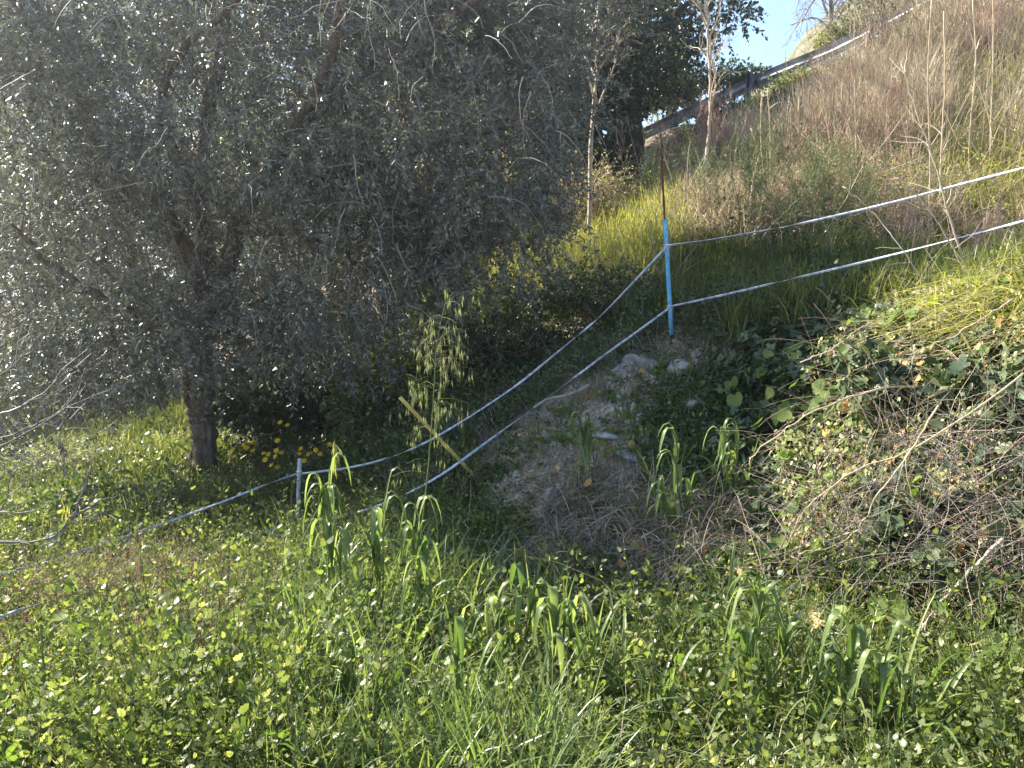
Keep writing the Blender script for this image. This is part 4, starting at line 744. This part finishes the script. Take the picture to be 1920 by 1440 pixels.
# ------------------------------------------------------------------ stones and wood
def stone(label, u, v, r, Y=None, seed=0, name='stone'):
    c = P(u, v, Y) if Y else g1(u, v); rs = np.random.default_rng(seed); nu, nv = 30, 18
    th = np.linspace(0, 2*PI, nu, endpoint=False); ph = np.linspace(.12, PI-.12, nv); TH, PH = np.meshgrid(th, ph)
    d = np.stack([np.sin(PH)*np.cos(TH), np.sin(PH)*np.sin(TH), np.cos(PH)], -1); f = np.ones(TH.shape)
    for _ in range(9):
        pn = nrm(rs.normal(size=3)); h = rs.uniform(.55, .85); dt = d@pn; f = np.minimum(f, np.where(dt > .05, h/np.maximum(dt, .05), 9))
    f *= 1+.012*rs.normal(size=f.shape); V = (d*f[..., None]*np.array(r)).reshape(-1, 3)
    V = np.vstack([V, [0, 0, r[2]*.7], [0, 0, -r[2]*.7]]); j = np.arange(nv-1)[:, None]*nu; i = np.arange(nu)[None, :]; i2 = (i+1) % nu
    q = np.stack([j+i, j+i2, j+nu+i2, j+nu+i], -1).reshape(-1, 4)[:, ::-1]; e = nu*nv
    tr = np.concatenate([np.stack([np.full(nu, e), np.arange(nu), (np.arange(nu)+1) % nu], -1), np.stack([np.full(nu, e+1), (nv-1)*nu+(np.arange(nu)+1) % nu, (nv-1)*nu+np.arange(nu)], -1)])
    b = Buf(); b.add2(V, q, tr); o = b.build(name, M['stone']); c = c-[0, 0, r[2]*.15]; o.location = tuple(c); o.rotation_euler = tuple(rs.uniform(-.3, .3, 3)); tag(o, label, 'stone'); return o
stone('big grey angular stone on the crest of the earth slope below the blue post', 1205, 682, (.17, .12, .09), seed=1)
stone('tan flat stone left of the big grey one on the slope crest', 1168, 700, (.13, .1, .09), seed=2)
stone('grey stone right below the blue post half under twigs', 1285, 694, (.13, .1, .09), seed=3)
stone('pale stone lower down behind the grass tuft under the blue post', 1290, 760, (.12, .08, .08), seed=4)
stone('thin upright violet grey stone near the dead grass', 1038, 932, (.04, .04, .1), seed=5)
stone('small white stone beside the grey dead grass', 1140, 1012, (.05, .04, .03), seed=6)
stone('pale bluish flat stone in the dead grass below the ivy', 1210, 1030, (.12, .08, .04), seed=7)
stone('light stone bedded in the middle of the bare earth slope', 1130, 820, (.12, .1, .03), seed=8)
stone('dusty grey stone bedded in the earth right of the slope middle', 1180, 860, (.1, .08, .03), seed=9)
stone('small brown stone at the edge of the weeds under the slope', 945, 1140, (.07, .06, .04), seed=10)
for kx, (u, v, s) in enumerate([(1700, 1080, .16), (1850, 1060, .2), (1790, 1120, .14), (1560, 1090, .1)]):
    stone(['tan rock showing through the hollow of the bank', 'large sandy rock under the ivy at the right edge', 'sandy rock at the foot of the bank', 'small sandy rock where the bank meets the earth slope'][kx], u, v, (s, s*.6, s*.6), seed=20+kx)
b = Buf(); pth = resample(np.array([P(1000, 765, 5.15), P(1025, 748, 5.18), P(1060, 742, 5.2), P(1080, 735, 5.22), P(1105, 722, 5.25)]), 14)
tubes(b, pth[None], np.linspace(.008, .013, 14)[None], 8, .5, cap=True); tag(b.build('dry_branch', M['wood'], smooth=True), 'crooked bleached stick lying by the lower tape', 'stick')

# ------------------------------------------------------------------ tall individual stems
def stem_thing(name, label, pts, r0, r1, mat, side=0, sl=.3, group=None, cat='dry stem', wob=.01, grav=.0):
    p = np.array([P(*q) for q in pts]); t = thing(name, label, cat, p[0], group); b = Buf(); q = limb(b, p, r0, r1, 6, 26, wob)
    if side:
        a = kids(q[None], side, .15, 1, .7, sl, 7, .14, grav); tubes(b, a, np.linspace(r1*.9, r1*.35, 7), 3)
    b.build('stem', mat, t, smooth=True); return t
stem_thing('dead_plant', 'thick pale bent dead stem rising across both tapes at the right', [(1822, 530, 4.6), (1800, 470, 4.6), (1775, 390, 4.6), (1755, 310, 4.6), (1720, 210, 4.6), (1690, 120, 4.6)], .0085, .0035, M['twig_pale'], 16, .25)
stem_thing('dead_plant', 'second pale leaning stem just left of the thick bent one', [(1815, 520, 4.5), (1780, 450, 4.5), (1725, 370, 4.5), (1650, 300, 4.5)], .005, .002, M['twig_pale'], 8, .2)
stem_thing('dead_plant', 'long thin stem arching down left from the bank top to the terrace', [(1770, 555, 4.2), (1735, 530, 4.2), (1700, 480, 4.2), (1650, 410, 4.3), (1580, 350, 4.4)], .004, .002, M['twig_pale'], 5, .2)
stem_thing('dead_plant', 'arching dry stalk with forked end hanging left over the ivy', [(1740, 725, 3.6), (1670, 726, 3.5), (1600, 740, 3.5), (1520, 775, 3.5), (1450, 818, 3.55), (1405, 860, 3.6)], .006, .003, M['straw'], 9, .12, grav=.1)
stem_thing('dead_plant', 'pale dry stalk above the ivy running to the upper right', [(1500, 680, 4.1), (1560, 655, 4.05), (1600, 625, 4.0), (1640, 600, 4.0)], .004, .002, M['twig_pale'], 4, .12)
stem_thing('dead_plant', 'long straw stalk sloping down across the sunlit bank', [(1920, 700, 3.0), (1800, 790, 3.0), (1700, 850, 3.05), (1600, 880, 3.1), (1500, 960, 3.15), (1460, 1070, 3.2)], .005, .002, M['straw'], 6, .15, grav=.1)
stem_thing('dead_plant', 'dry stalk hanging steeply beside the pink seed heads', [(1760, 760, 3.0), (1700, 860, 3.0), (1640, 930, 3.0), (1600, 1010, 3.02), (1500, 1040, 3.0)], .004, .002, M['straw'], 5, .15)
stem_thing('dead_plant', 'straw stalk lying across the yellow green tufts on the bank top', [(1900, 560, 3.2), (1840, 600, 3.15), (1770, 640, 3.2), (1700, 665, 3.3)], .004, .0015, M['straw'], 3, .15)
stem_thing('dead_plant', 'brown woody root hanging diagonally in the lower right hollow', [(1880, 1010, 2.75), (1800, 1090, 2.7), (1740, 1160, 2.6), (1700, 1240, 2.5)], .008, .004, M['wood'], 6, .2)
REED = [(1755, 200, 8.2, 0, 'tall pale reed stalk left of the two others at the upper right'), (1778, 190, 8.4, 20, 'tall pale reed stalk reaching the top frame edge'), (1832, 110, 9, 0, 'reed stalk leaning right near the top right corner'), (1437, 370, 9.8, 175, 'left one of two dry upright stalks in mid slope'), (1447, 370, 9.8, 165, 'right one of two dry upright stalks in mid slope'), (1415, 330, 10.5, 240, 'short upright stalk left of the pair in mid slope'), (1870, 160, 8.8, -40, 'slim reed stalk at the right edge of the upper slope'), (1610, 300, 9.8, 10, 'slender stalk rising in front of the guardrail right end')]
for (u, v, Y, top, lab) in REED:
    bq = base_at(u, v+60, Y); tp = P(u-8, top, Y); t = thing('reed_stalk', lab, 'reed', bq, 'dry reed stalks on the upper slope'); b = Buf()
    q = limb(b, [bq, (bq*.66+tp*.34)+rng.normal(size=3)*.02, (bq*.3+tp*.7)+rng.normal(size=3)*.02, tp], .011, .006, 7, 20, .004); b.build('stalk', M['straw'], t, smooth=True)
    b = Buf(); a = kids(q[None], 7, .3, 1, .5, .35, 6, .1, .15); ribbons(b, a, np.array([.006, .01, .009, .007, .005, .002]), rnd_unit(len(a))); b.build('leaves', M['straw'], t)

# bare shrub reaching in from the left edge
t = thing('bare_shrub', 'bare forked grey branches reaching in from the left edge', 'shrub', P(-60, 850, 4.2)); b = Buf(); main = []
for pts in [[(-120, 860, 4.2), (0, 822, 4.2), (60, 802, 4.25), (130, 760, 4.3), (220, 725, 4.4)], [(-120, 870, 4.1), (0, 838, 4.1), (60, 805, 4.1), (100, 785, 4.1), (145, 745, 4.1), (160, 690, 4.1)], [(-60, 800, 4.2), (20, 770, 4.2), (80, 740, 4.2), (130, 690, 4.2)], [(-100, 1000, 3.9), (0, 960, 4.0), (15, 930, 4.0), (18, 880, 4.0)], [(-100, 760, 4.4), (10, 700, 4.4), (60, 650, 4.4), (100, 600, 4.4)]]:
    main.append(limb(b, [P(*q) for q in pts], .008, .0025, 6, 20, .01))
a = kids(np.array(main), 7, .2, 1, .7, .4, 7, .14); tubes(b, a, np.linspace(.003, .0012, 7), 4); a = kids(a, 2, .2, 1, .7, .15, 5, .14); tubes(b, a, np.linspace(.0016, .0009, 5), 3); b.build('branches', M['twig_dark'], t)
t = thing('bare_shrub', 'thick forked bare twig standing by the left tape beside pale rags', 'shrub', P(95, 1040, 4.3)); b = Buf(); main = []
for pts in [[(85, 1055, 4.3), (110, 1010, 4.3), (140, 965, 4.3), (160, 910, 4.3), (170, 875, 4.3)], [(-40, 1017, 4.2), (60, 1017, 4.25), (105, 1008, 4.3), (130, 970, 4.3)], [(130, 970, 4.3), (165, 955, 4.3), (190, 935, 4.3)]]:
    main.append(limb(b, [P(*q) for q in pts], .011, .005, 6, 20, .008))
a = kids(np.array(main), 4, .2, 1, .7, .3, 7, .14); tubes(b, a, np.linspace(.003, .0012, 7), 4); b.build('branches', M['twig_dark'], t)
stone('pale weathered stone under the forked bare twig at left', 100, 1012, (.07, .05, .06), Y=4.6, seed=31)

# ------------------------------------------------------------------ tall broad grass plants
def broad_grass(label, u, v, heads, n_extra=16, Y=None, seed=0):
    global rng
    base = g1(u, v) if Y is None else base_at(u, v, Y); t = thing('broad_grass_plant', label, 'grass plant', base, 'tall broad bladed grass plants'); sb = Buf(); lb = Buf()
    Y0 = base[1]
    for (hu, hv) in heads:                 # flowering shoots whose tip leaf folds over at a given height
        tp = P(hu, hv, Y0+U(-.08, .05)); b0 = base + np.r_[rng.normal(size=2)*.03, 0]
        st = resample(np.array([b0, b0*.5+tp*.5+rng.normal(size=3)*.01, b0*.08+tp*.92]), 9); tubes(sb, st[None], np.linspace(.0042, .0024, 9)[None], 5)
        L0 = np.linalg.norm(tp-b0)
        for i in range(6):
            f = U(.3, .95) if i else .8
            p0 = b0*(1-f)+tp*f; hd = U(0, 2*PI) if i else U(-.4, .4)+ (0 if rng.random() < .5 else PI); hor = np.array([math.cos(hd), math.sin(hd)*.6, 0]); up_ = U(.1, .2) if i else (1-f)*L0; dn = U(.05, .2) if i else U(.1, .22)
            path = np.array([p0, p0+[0, 0, up_*.5]+hor*.012, p0+[0, 0, up_*.9]+hor*.03, p0+[0, 0, up_]+hor*.05, p0+[0, 0, up_-dn*.15]+hor*.075, p0+[0, 0, up_-dn*.55]+hor*.095, p0+[0, 0, up_-dn]+hor*.105])
            ribbons(lb, resample(path, 12)[None], (np.array([.5, .75, .95, 1, 1, 1, .95, .85, .7, .5, .3, .06])*U(.018, .03))[None], np.array([[-math.sin(hd), math.cos(hd), .1]])+rng.normal(size=(1, 3))*.15, fold=.18)
    n = n_extra; hd = U(0, 2*PI, n); hor = np.stack([np.cos(hd), np.sin(hd), 0*hd], -1); ln = U(.22, .62, n)[:, None, None]; tt = np.linspace(0, 1, 12)[None, :, None]; bd = U(.1, 1.1, n)[:, None, None]**1.3
    p = (base + np.c_[rng.normal(size=(n, 2))*.05, np.zeros(n)])[:, None] + ln*(np.array([0, 0, 1.])*(tt - bd*.62*tt**3.5) + hor[:, None]*(.15*tt+bd*.5*tt**2.2))
    ribbons(lb, p, U(.01, .022, n)[:, None]*np.clip(1.1-np.linspace(0, 1, 12)**2.5*1.08, .03, 1)[None], np.stack([-np.sin(hd), np.cos(hd), 0*hd], -1)+rng.normal(size=(n, 3))*.15, fold=.18)
    if heads: sb.build('stems', M['stemgreen'], t)
    lb.build('blades', M['broad'], t)
broad_grass('leftmost tall broad grass plant with a leaf folded over right of the white post', 625, 1230, [(603, 925), (617, 848), (640, 905)], 14)
broad_grass('broad grass plant with two tall blades left of the wild oat', 700, 1250, [(718, 920), (726, 930), (700, 1010)], 16)
broad_grass('broad grass plant at the foot of the wild oat stalk', 772, 1230, [(793, 930), (775, 975), (800, 1050)], 18)
broad_grass('broad grass plant with one arched blade over the shaded slope', 955, 1340, [(985, 1090), (1000, 1090), (930, 1150)], 18)
broad_grass('broad grass plant right of the arched blade', 1060, 1360, [(1075, 1175), (1040, 1170)], 14)
broad_grass('broad grass plant at the bottom middle of the photo', 870, 1420, [(860, 1210), (900, 1260)], 14)
broad_grass('broad grass plant with long pale arching leaves at bottom right', 1395, 1400, [(1440, 1090), (1425, 1100), (1500, 1180)], 20)
broad_grass('broad grass plant with stiff upright blades at the lower right', 1580, 1430, [(1598, 1225), (1660, 1250)], 18)
broad_grass('slim grass plant with bleached tips on the earth slope below the post', 1265, 1010, [(1270, 800), (1240, 950), (1298, 920)], 9)
broad_grass('grass tuft in front of the shaded ivy', 1365, 930, [(1365, 850), (1350, 800)], 10)
broad_grass('thin grass tuft growing out of the bare earth slope', 1100, 900, [(1090, 800), (1105, 810)], 8)
broad_grass('leafy grass plant at the bottom edge left of centre', 640, 1420, [(660, 1250), (610, 1230)], 14)
for kx, (u, v) in enumerate([(740, 1330), (810, 1300), (900, 1310), (1010, 1290), (1130, 1330), (1240, 1400), (1480, 1380), (1700, 1430), (560, 1320), (1350, 1250)]):
    broad_grass(['grass clump left of the bottom middle', 'grass clump under the wild oat', 'dense clump left of the arched blade', 'dense clump right of the arched blade', 'clump where weeds meet the dark dead grass', 'low clump at the bottom right of centre', 'clump between the two large lower right plants', 'clump nearest the lower right corner', 'clump beside the leftmost tall plant', 'low arching clump below the dead grass'][kx], u, v, [], 22)

# ------------------------------------------------------------------ wild oat
base = g1(775, 1200); Y0 = base[1]; t = thing('wild_oat', 'tall wild oat with drooping pale spikelets in front of the yellow cane', 'wild oat', base)
st = resample(np.array([base, P(790, 1000, Y0), P(803, 880, Y0), P(812, 760, Y0), P(818, 650, Y0), P(832, 575, Y0), P(850, 548, Y0)]), 26); b = Buf(); tubes(b, st[None], np.linspace(.005, .0012, 26)[None], 6); b.build('stem', M['stemgreen'], t)
idx = np.zeros(64, int); tt = .48+.52*U(0, 1, 64)**.8; p, d = at_t(st[None], idx, tt); hd = nrm(rng.normal(size=(64, 3))*[1, .6, .12]+[-.1, 0, .35]); br = wander(p, hd, U(.07, .24, 64)*(1.3-tt*.6), 8, .1, .12)
b = Buf(); tubes(b, br, np.linspace(.0008, .0005, 8), 3)
i2 = np.repeat(np.arange(64), 4); q, dd = at_t(br, i2, U(.45, 1, 256)); dn = wander(q, nrm(rng.normal(size=(256, 3))*[.15, .15, 0]+[0, 0, -1]), U(.01, .035, 256), 3, .1); tubes(b, dn, .0005, 3); b.build('panicle', M['stemgreen'], t)
b = Buf()
for s in (-1, 1): leaves(b, tpl_lance(.05, .3), dn[:, -1], nrm(np.c_[rng.normal(size=(256, 2))*.1+s*.09, -np.ones(256)]), rnd_unit(256), U(.026, .04, 256))
tubes(b, wander(dn[:, -1], nrm(rng.normal(size=(256, 3))*.15+[0, 0, -1]), .06, 3, .05), .0004, 3); b.build('spikelets', leafmat('oat_spikelet', [(.2, .23, .1), (.32, .34, .18)], .4, .6, .3, tcol=(1.3, 1.3, .9)), t)
base = g1(622, 1200); t = thing('wild_oat', 'small green wild oat ear beside the folded leaf tip', 'wild oat', base)
st = resample(np.array([base, P(628, 1000, base[1]), P(626, 860, base[1]), P(628, 822, base[1])]), 20); b = Buf(); tubes(b, st[None], np.linspace(.002, .0008, 20)[None], 5); b.build('stem', M['stemgreen'], t)
p, d = at_t(st[None], np.zeros(26, int), U(.9, 1, 26)); b = Buf(); leaves(b, tpl_lance(.06, .3), p, nrm(rng.normal(size=(26, 3))*[.25, .25, .05]+[.15, 0, -1]), rnd_unit(26), U(.04, .1, 26)); b.build('spikelets', M['yellowgreen'], t)

# ------------------------------------------------------------------ leafy weeds seen singly
def tall_weed(label, u, v, top, mat_stem, lm, nl=9, size=(.05, .09), tpl=HEART, r=.004, name='leafy_weed', Y=None):
    base = g1(u, v) if Y is None else base_at(u, v, Y); tp = P(top[0], top[1], base[1]+.02); t = thing(name, label, 'weed', base); b = Buf()
    q = limb(b, [base, base*.5+tp*.5+rng.normal(size=3)*.012, tp], r, r*.5, 7, 16, .004)
    idx = np.zeros(nl, int); p, d = at_t(q[None], idx, U(.15, 1, nl)); hd = nrm(rng.normal(size=(nl, 3))*[1, 1, .2]+[0, -.2, .5]); pt = wander(p, hd, U(.03, .07, nl), 5, .1); tubes(b, pt, .0012, 4); b.build('stem', mat_stem, t, smooth=True)
    b = Buf(); leaves(b, tpl, pt[:, -1], nrm(hd*[1, 1, .1]+[0, 0, -.1]), nrm(rng.normal(size=(nl, 3))*.45+[0, -.35, 1]), U(*size, nl)); b.build('leaves', lm, t)
tall_weed('red stemmed weed with large green leaves at lower left', 350, 1400, (385, 1185), M['redstem'], M['heart'], 11, (.045, .08))
tall_weed('second dark red stem leaning from the lower left weed', 335, 1440, (375, 1190), M['redstem'], M['heart'], 6, (.03, .05))
tall_weed('thick pale green stalk with few leaves near the left edge', 98, 1430, (75, 1170), M['stemgreen'], M['heart'], 5, (.04, .07), r=.006)
tall_weed('thin dark stalk between the pale stalk and the red stemmed weed', 150, 1420, (165, 1230), M['stemgreen'], M['heart'], 6, (.03, .05))
tall_weed('straight green stalk with a tiny leaf tuft at lower left', 255, 1400, (250, 1200), M['stemgreen'], M['herb'], 5, (.02, .04))
tall_weed('pale green bare stalk cut by the bottom edge left of centre', 605, 1450, (560, 1310), M['stemgreen'], M['herb'], 4, (.04, .08), tpl=OVALN, r=.006)
tall_weed('weed with broad heart leaves in the bottom left corner', 50, 1430, (40, 1340), M['stemgreen'], M['heart'], 9, (.06, .1))
tall_weed('broad leaved weed left of the red stemmed one', 210, 1440, (210, 1350), M['stemgreen'], M['heart'], 9, (.06, .1), tpl=SERR)
tall_weed('bright leaved weed at the bottom edge under the red stemmed one', 450, 1440, (440, 1370), M['stemgreen'], M['heart'], 9, (.05, .085))
tall_weed('fuzzy pale leaved weed at the bottom edge left of centre', 700, 1430, (690, 1330), M['stemgreen'], M['scrub'], 10, (.05, .08), tpl=SERR)
tall_weed('large pale leaved weed at the bottom middle', 985, 1430, (975, 1340), M['stemgreen'], M['heart'], 9, (.06, .095), tpl=OVAL)
tall_weed('thin thistle stalk beside the broad grass at lower left', 410, 1330, (435, 1150), M['stemgreen'], M['herb'], 8, (.03, .05), tpl=SERR)
tall_weed('leafy weed beneath the white post', 470, 1230, (480, 1090), M['stemgreen'], M['herb'], 9, (.03, .05), tpl=SERR)
tall_weed('dark straight twig like weed under the left tape', 290, 1160, (262, 1060), M['redstem'], M['herb'], 5, (.02, .03))
def heart_plant(label, spots_, size=(.06, .09), lm='heart', lift=.14):
    pts, ok = G([s[0] for s in spots_], [s[1] for s in spots_]); c = pts.mean(0); t = thing('broad_leaf_plant', label, 'plant', c); nn = Nn(pts[:, 0], pts[:, 1]); 
    tips = pts + nn*(lift+.04) + np.array([0, -.03, .02]); b = Buf(); base = np.repeat(c[None], len(pts), 0)*.5+pts*.5
    path = base[:, None]*(1-np.linspace(0, 1, 6))[None, :, None] + tips[:, None]*np.linspace(0, 1, 6)[None, :, None]; path[:, :, 2] += np.sin(np.linspace(0, PI, 6))[None]*.02; tubes(b, path, .0018, 4); b.build('stalks', M['stemgreen'], t)
    b = Buf(); N = len(pts); size = (size[0]*1.25, size[1]*1.25); leaves(b, HEART, tips, nrm(rng.normal(size=(N, 3))*.6+[-.1, -.3, -.4]), nrm(nn*.6+SD*.6+rng.normal(size=(N, 3))*.3), U(*size, N)); b.build('leaves', M[lm], t)
HP = [('single large pale round leaf at the sunlit edge of the ivy', [(1682, 641), (1700, 660)], (.08, .1)),
 ('pair of round leaves low at the left of the shaded ivy', [(1380, 757), (1372, 770), (1390, 780)], (.06, .085)),
 ('cluster of round leaves in the middle of the shaded ivy', [(1432, 744), (1453, 744), (1459, 709), (1479, 722), (1515, 694), (1510, 710)], (.05, .08)),
 ('round leaves along the shade line above the arching stalk', [(1545, 741), (1577, 737), (1633, 754), (1513, 761), (1640, 715)], (.05, .07)),
 ('bright yellow green rosette of broad leaves below the arching stalk', [(1556, 780), (1599, 774), (1575, 797), (1569, 825), (1530, 810), (1565, 805), (1580, 780)], (.06, .085)),
 ('dull round leaves hanging under the arching stalk in shade', [(1466, 784), (1476, 825), (1450, 830), (1500, 835), (1490, 800)], (.055, .08)),
 ('broad leaves lit by the sun left of the pink seed heads', [(1510, 890), (1500, 900), (1520, 905), (1480, 915)], (.045, .06)),
 ('small round leaves at the lower left foot of the bank', [(1500, 999), (1513, 1012), (1515, 1037), (1476, 1065), (1470, 1018)], (.045, .06)),
 ('wide flat leaf under the small round ones', [(1522, 1087), (1535, 1095)], (.06, .08)),
 ('folded green leaf beside orange withered ones', [(1609, 1132), (1615, 1110)], (.06, .075)),
 ('glossy leaf pair right of the yellowing leaf', [(1646, 1200), (1665, 1195), (1691, 1222)], (.055, .075)),
 ('large round leaves near the right edge at the foot of the bank', [(1807, 1170), (1843, 1211), (1800, 1190), (1740, 1211), (1850, 1170)], (.07, .095)),
 ('round leaves in the lower right corner area', [(1856, 1282), (1880, 1300), (1777, 1234), (1870, 1335), (1840, 1330)], (.065, .09)),
 ('mixed leaves above the stiff upright grass blades', [(1691, 1260), (1616, 1271), (1579, 1226), (1640, 1250)], (.05, .065)),
 ('pale leaves in the yellow green tuft at the right edge', [(1847, 570), (1910, 535), (1820, 585), (1790, 620), (1750, 640)], (.05, .07)),
 ('bright single leaf plant on the earth at the foot of the bank', [(1425, 940), (1432, 950), (1420, 950)], (.04, .05))]
for lab, s, z in HP: heart_plant(lab, s, z)
heart_plant('yellowing leaf with a green edge above the bottom right grass', [(1526, 1207), (1532, 1218)], (.038, .045), 'orange', .1)

# ------------------------------------------------------------------ yellow flowers
def flower_proto():
    t = thing('yellow_flower', 'yellow daisy', 'flower', (0, 0, 0), 'yellow daisies'); b = Buf(); n = 15; a = np.arange(n)*2*PI/n
    ax = np.stack([np.cos(a), np.sin(a), np.full(n, .12)], -1); leaves(b, tpl_oval(.2, .15), ax*.003, ax, np.repeat([[0, 0, 1.]], n, 0), U(.017, .022, n)); a = a+.2
    ax = np.stack([np.cos(a), np.sin(a), np.full(n, .35)], -1); leaves(b, tpl_oval(.2, .15), ax*.003+[0, 0, .001], ax, np.repeat([[0, 0, 1.]], n, 0), U(.011, .015, n))
    pe = b.build('petals', M['petal'], t); b = Buf(); th = np.linspace(0, 2*PI, 10, endpoint=False)
    rings = [(0.006, .001), (.0055, .004), (.003, .0055)]; V = np.array([(r*math.cos(x), r*math.sin(x), z) for r, z in rings for x in th]+[(0, 0, .006)]); i = np.arange(10); i2 = (i+1) % 10
    b.add2(V, np.concatenate([np.stack([i+10*j, i2+10*j, i2+10*(j+1), i+10*(j+1)], -1) for j in (0, 1)]), np.stack([i+20, i2+20, np.full(10, 30)], -1)); b.build('centre', M['disc'], t)
    b = Buf(); st = np.array([[[0, 0, 0], [.004, .01, -.06], [0, .02, -.13], [-.01, .02, -.22]]]); tubes(b, st, np.array([.0018, .0018, .002, .0025]), 5); b.build('stem', M['stemgreen'], t); return t
FL = [(436,844),(456,834),(474,828),(461,840),(474,845),(525,792),(539,797),(520,826),(503,852),(518,845),(527,849),(516,856),(497,862),(520,876),(564,841),(561,851),(578,852),(600,851),(618,833),(592,844),(570,864),(669,887),(677,886),(680,890),(694,766),(690,776),(509,872),(494,850)]
proto = flower_proto(); tilt0 = None
def place_flower(i, u, v, Y, lab, sc=1.0):
    rot = (U(.4, 1.0), U(-.4, .4), U(-.5, .5)); loc = P(u, v, Y)
    if i == 0: proto.location = tuple(loc); proto.rotation_euler = rot; proto['label'] = lab; proto.scale = (sc,)*3; return proto
    return dup(proto, loc, rot, sc, lab)
ORD = ['first', 'second', 'third', 'fourth', 'fifth', 'sixth', 'seventh', 'eighth', 'ninth', 'tenth', 'eleventh', 'twelfth', 'thirteenth', 'fourteenth', 'fifteenth']
def fl_zone(u, v):
    if v < 800: return 'from the left of two high against the dark bramble' if u < 600 else 'from the left of two beside the top of the yellow cane'
    if u > 660: return 'from the left of three tiny ones below the upper tape'
    if u > 585: return 'from the left of those between white post and folded grass tip'
    if u > 555: return 'from the left of those just above the white post'
    if u > 490: return 'from the left of those between olive trunk and white post'
    return 'from the olive trunk in the group beside it'
zones = {}
for (u, v) in sorted(FL): zones.setdefault(fl_zone(u, v), []).append((u, v))
i = 0
for z, lst in zones.items():
    for k_, (u, v) in enumerate(lst):
        place_flower(i, u, v, 6.3+U(-.1, .1), f'{ORD[k_]} yellow daisy {z}', U(.9, 1.25) if u < 660 else .7); i += 1
for k_, (u, v) in enumerate([(1638, 331), (1650, 334), (1660, 328)]): place_flower(1, u, v, 8.3, f'{ORD[k_]} from the left of three yellow daisies on the dry slope', 1.1)
for k_, (u, v) in enumerate(sorted([(304, 1110), (502, 1218), (518, 1223), (396, 1242), (540, 1252), (193, 1287), (504, 1164), (446, 1136), (570, 1366), (745, 1310), (1662, 1271), (1320, 1205), (1406, 1020), (960, 1320), (115, 1395)])):
    q = g1(u, v+35); rot = (U(.3, .9), U(-.4, .4), U(-3, 3)); o = dup(proto, q*[1, 1, 0]+[0, 0, P(u, v, q[1])[2]], rot, .42, f'{ORD[k_]} from the left of the small orange yellow flowers scattered in the foreground weeds'); o['group'] = 'small flowers in the foreground'
q = g1(235, 1290); t = thing('seed_head', 'round white fluffy seed head among the weeds at lower left', 'seed head', q); c = P(235, 1252, q[1]); b = Buf(); n = 160; d = rnd_unit(n); tubes(b, np.stack([c+d*.004, c+d*.022], 1), .0005, 3); leaves(b, ROUND, c+d*.02, d, rnd_unit(n), .004); b.build('fluff', M['puff'], t); b = Buf(); rod(b, q, c, .0015, 5); b.build('stem', M['stemgreen'], t)
# ------------------------------------------------------------------ added air volume, mostly imitating the lens flare veil
zb = float(min(v.co.z for v in bpy.data.objects['ground'].data.vertices))-1; b = Buf(); hz = new_mat('flare_haze'); pv = hz[1].nodes.new("ShaderNodeVolumePrincipled")
pv.inputs["Color"].default_value = (.86, .92, 1, 1); pv.inputs["Density"].default_value = .002; pv.inputs["Anisotropy"].default_value = .72; hz[1].links.new(pv.outputs[0], hz[2].inputs["Volume"])
box(b, (0, 150, (zb+23)/2), np.array([620, 0, 0]), np.array([0, 770, 0]), np.array([0, 0, (23-zb)/2])); tag(b.build('flare_haze', hz[0]), 'thin air volume added over the slope to imitate a lens flare veil', 'flare_haze', kind='stuff')
print('polys', sum(len(o.data.polygons) for o in bpy.data.objects if o.type == 'MESH'))
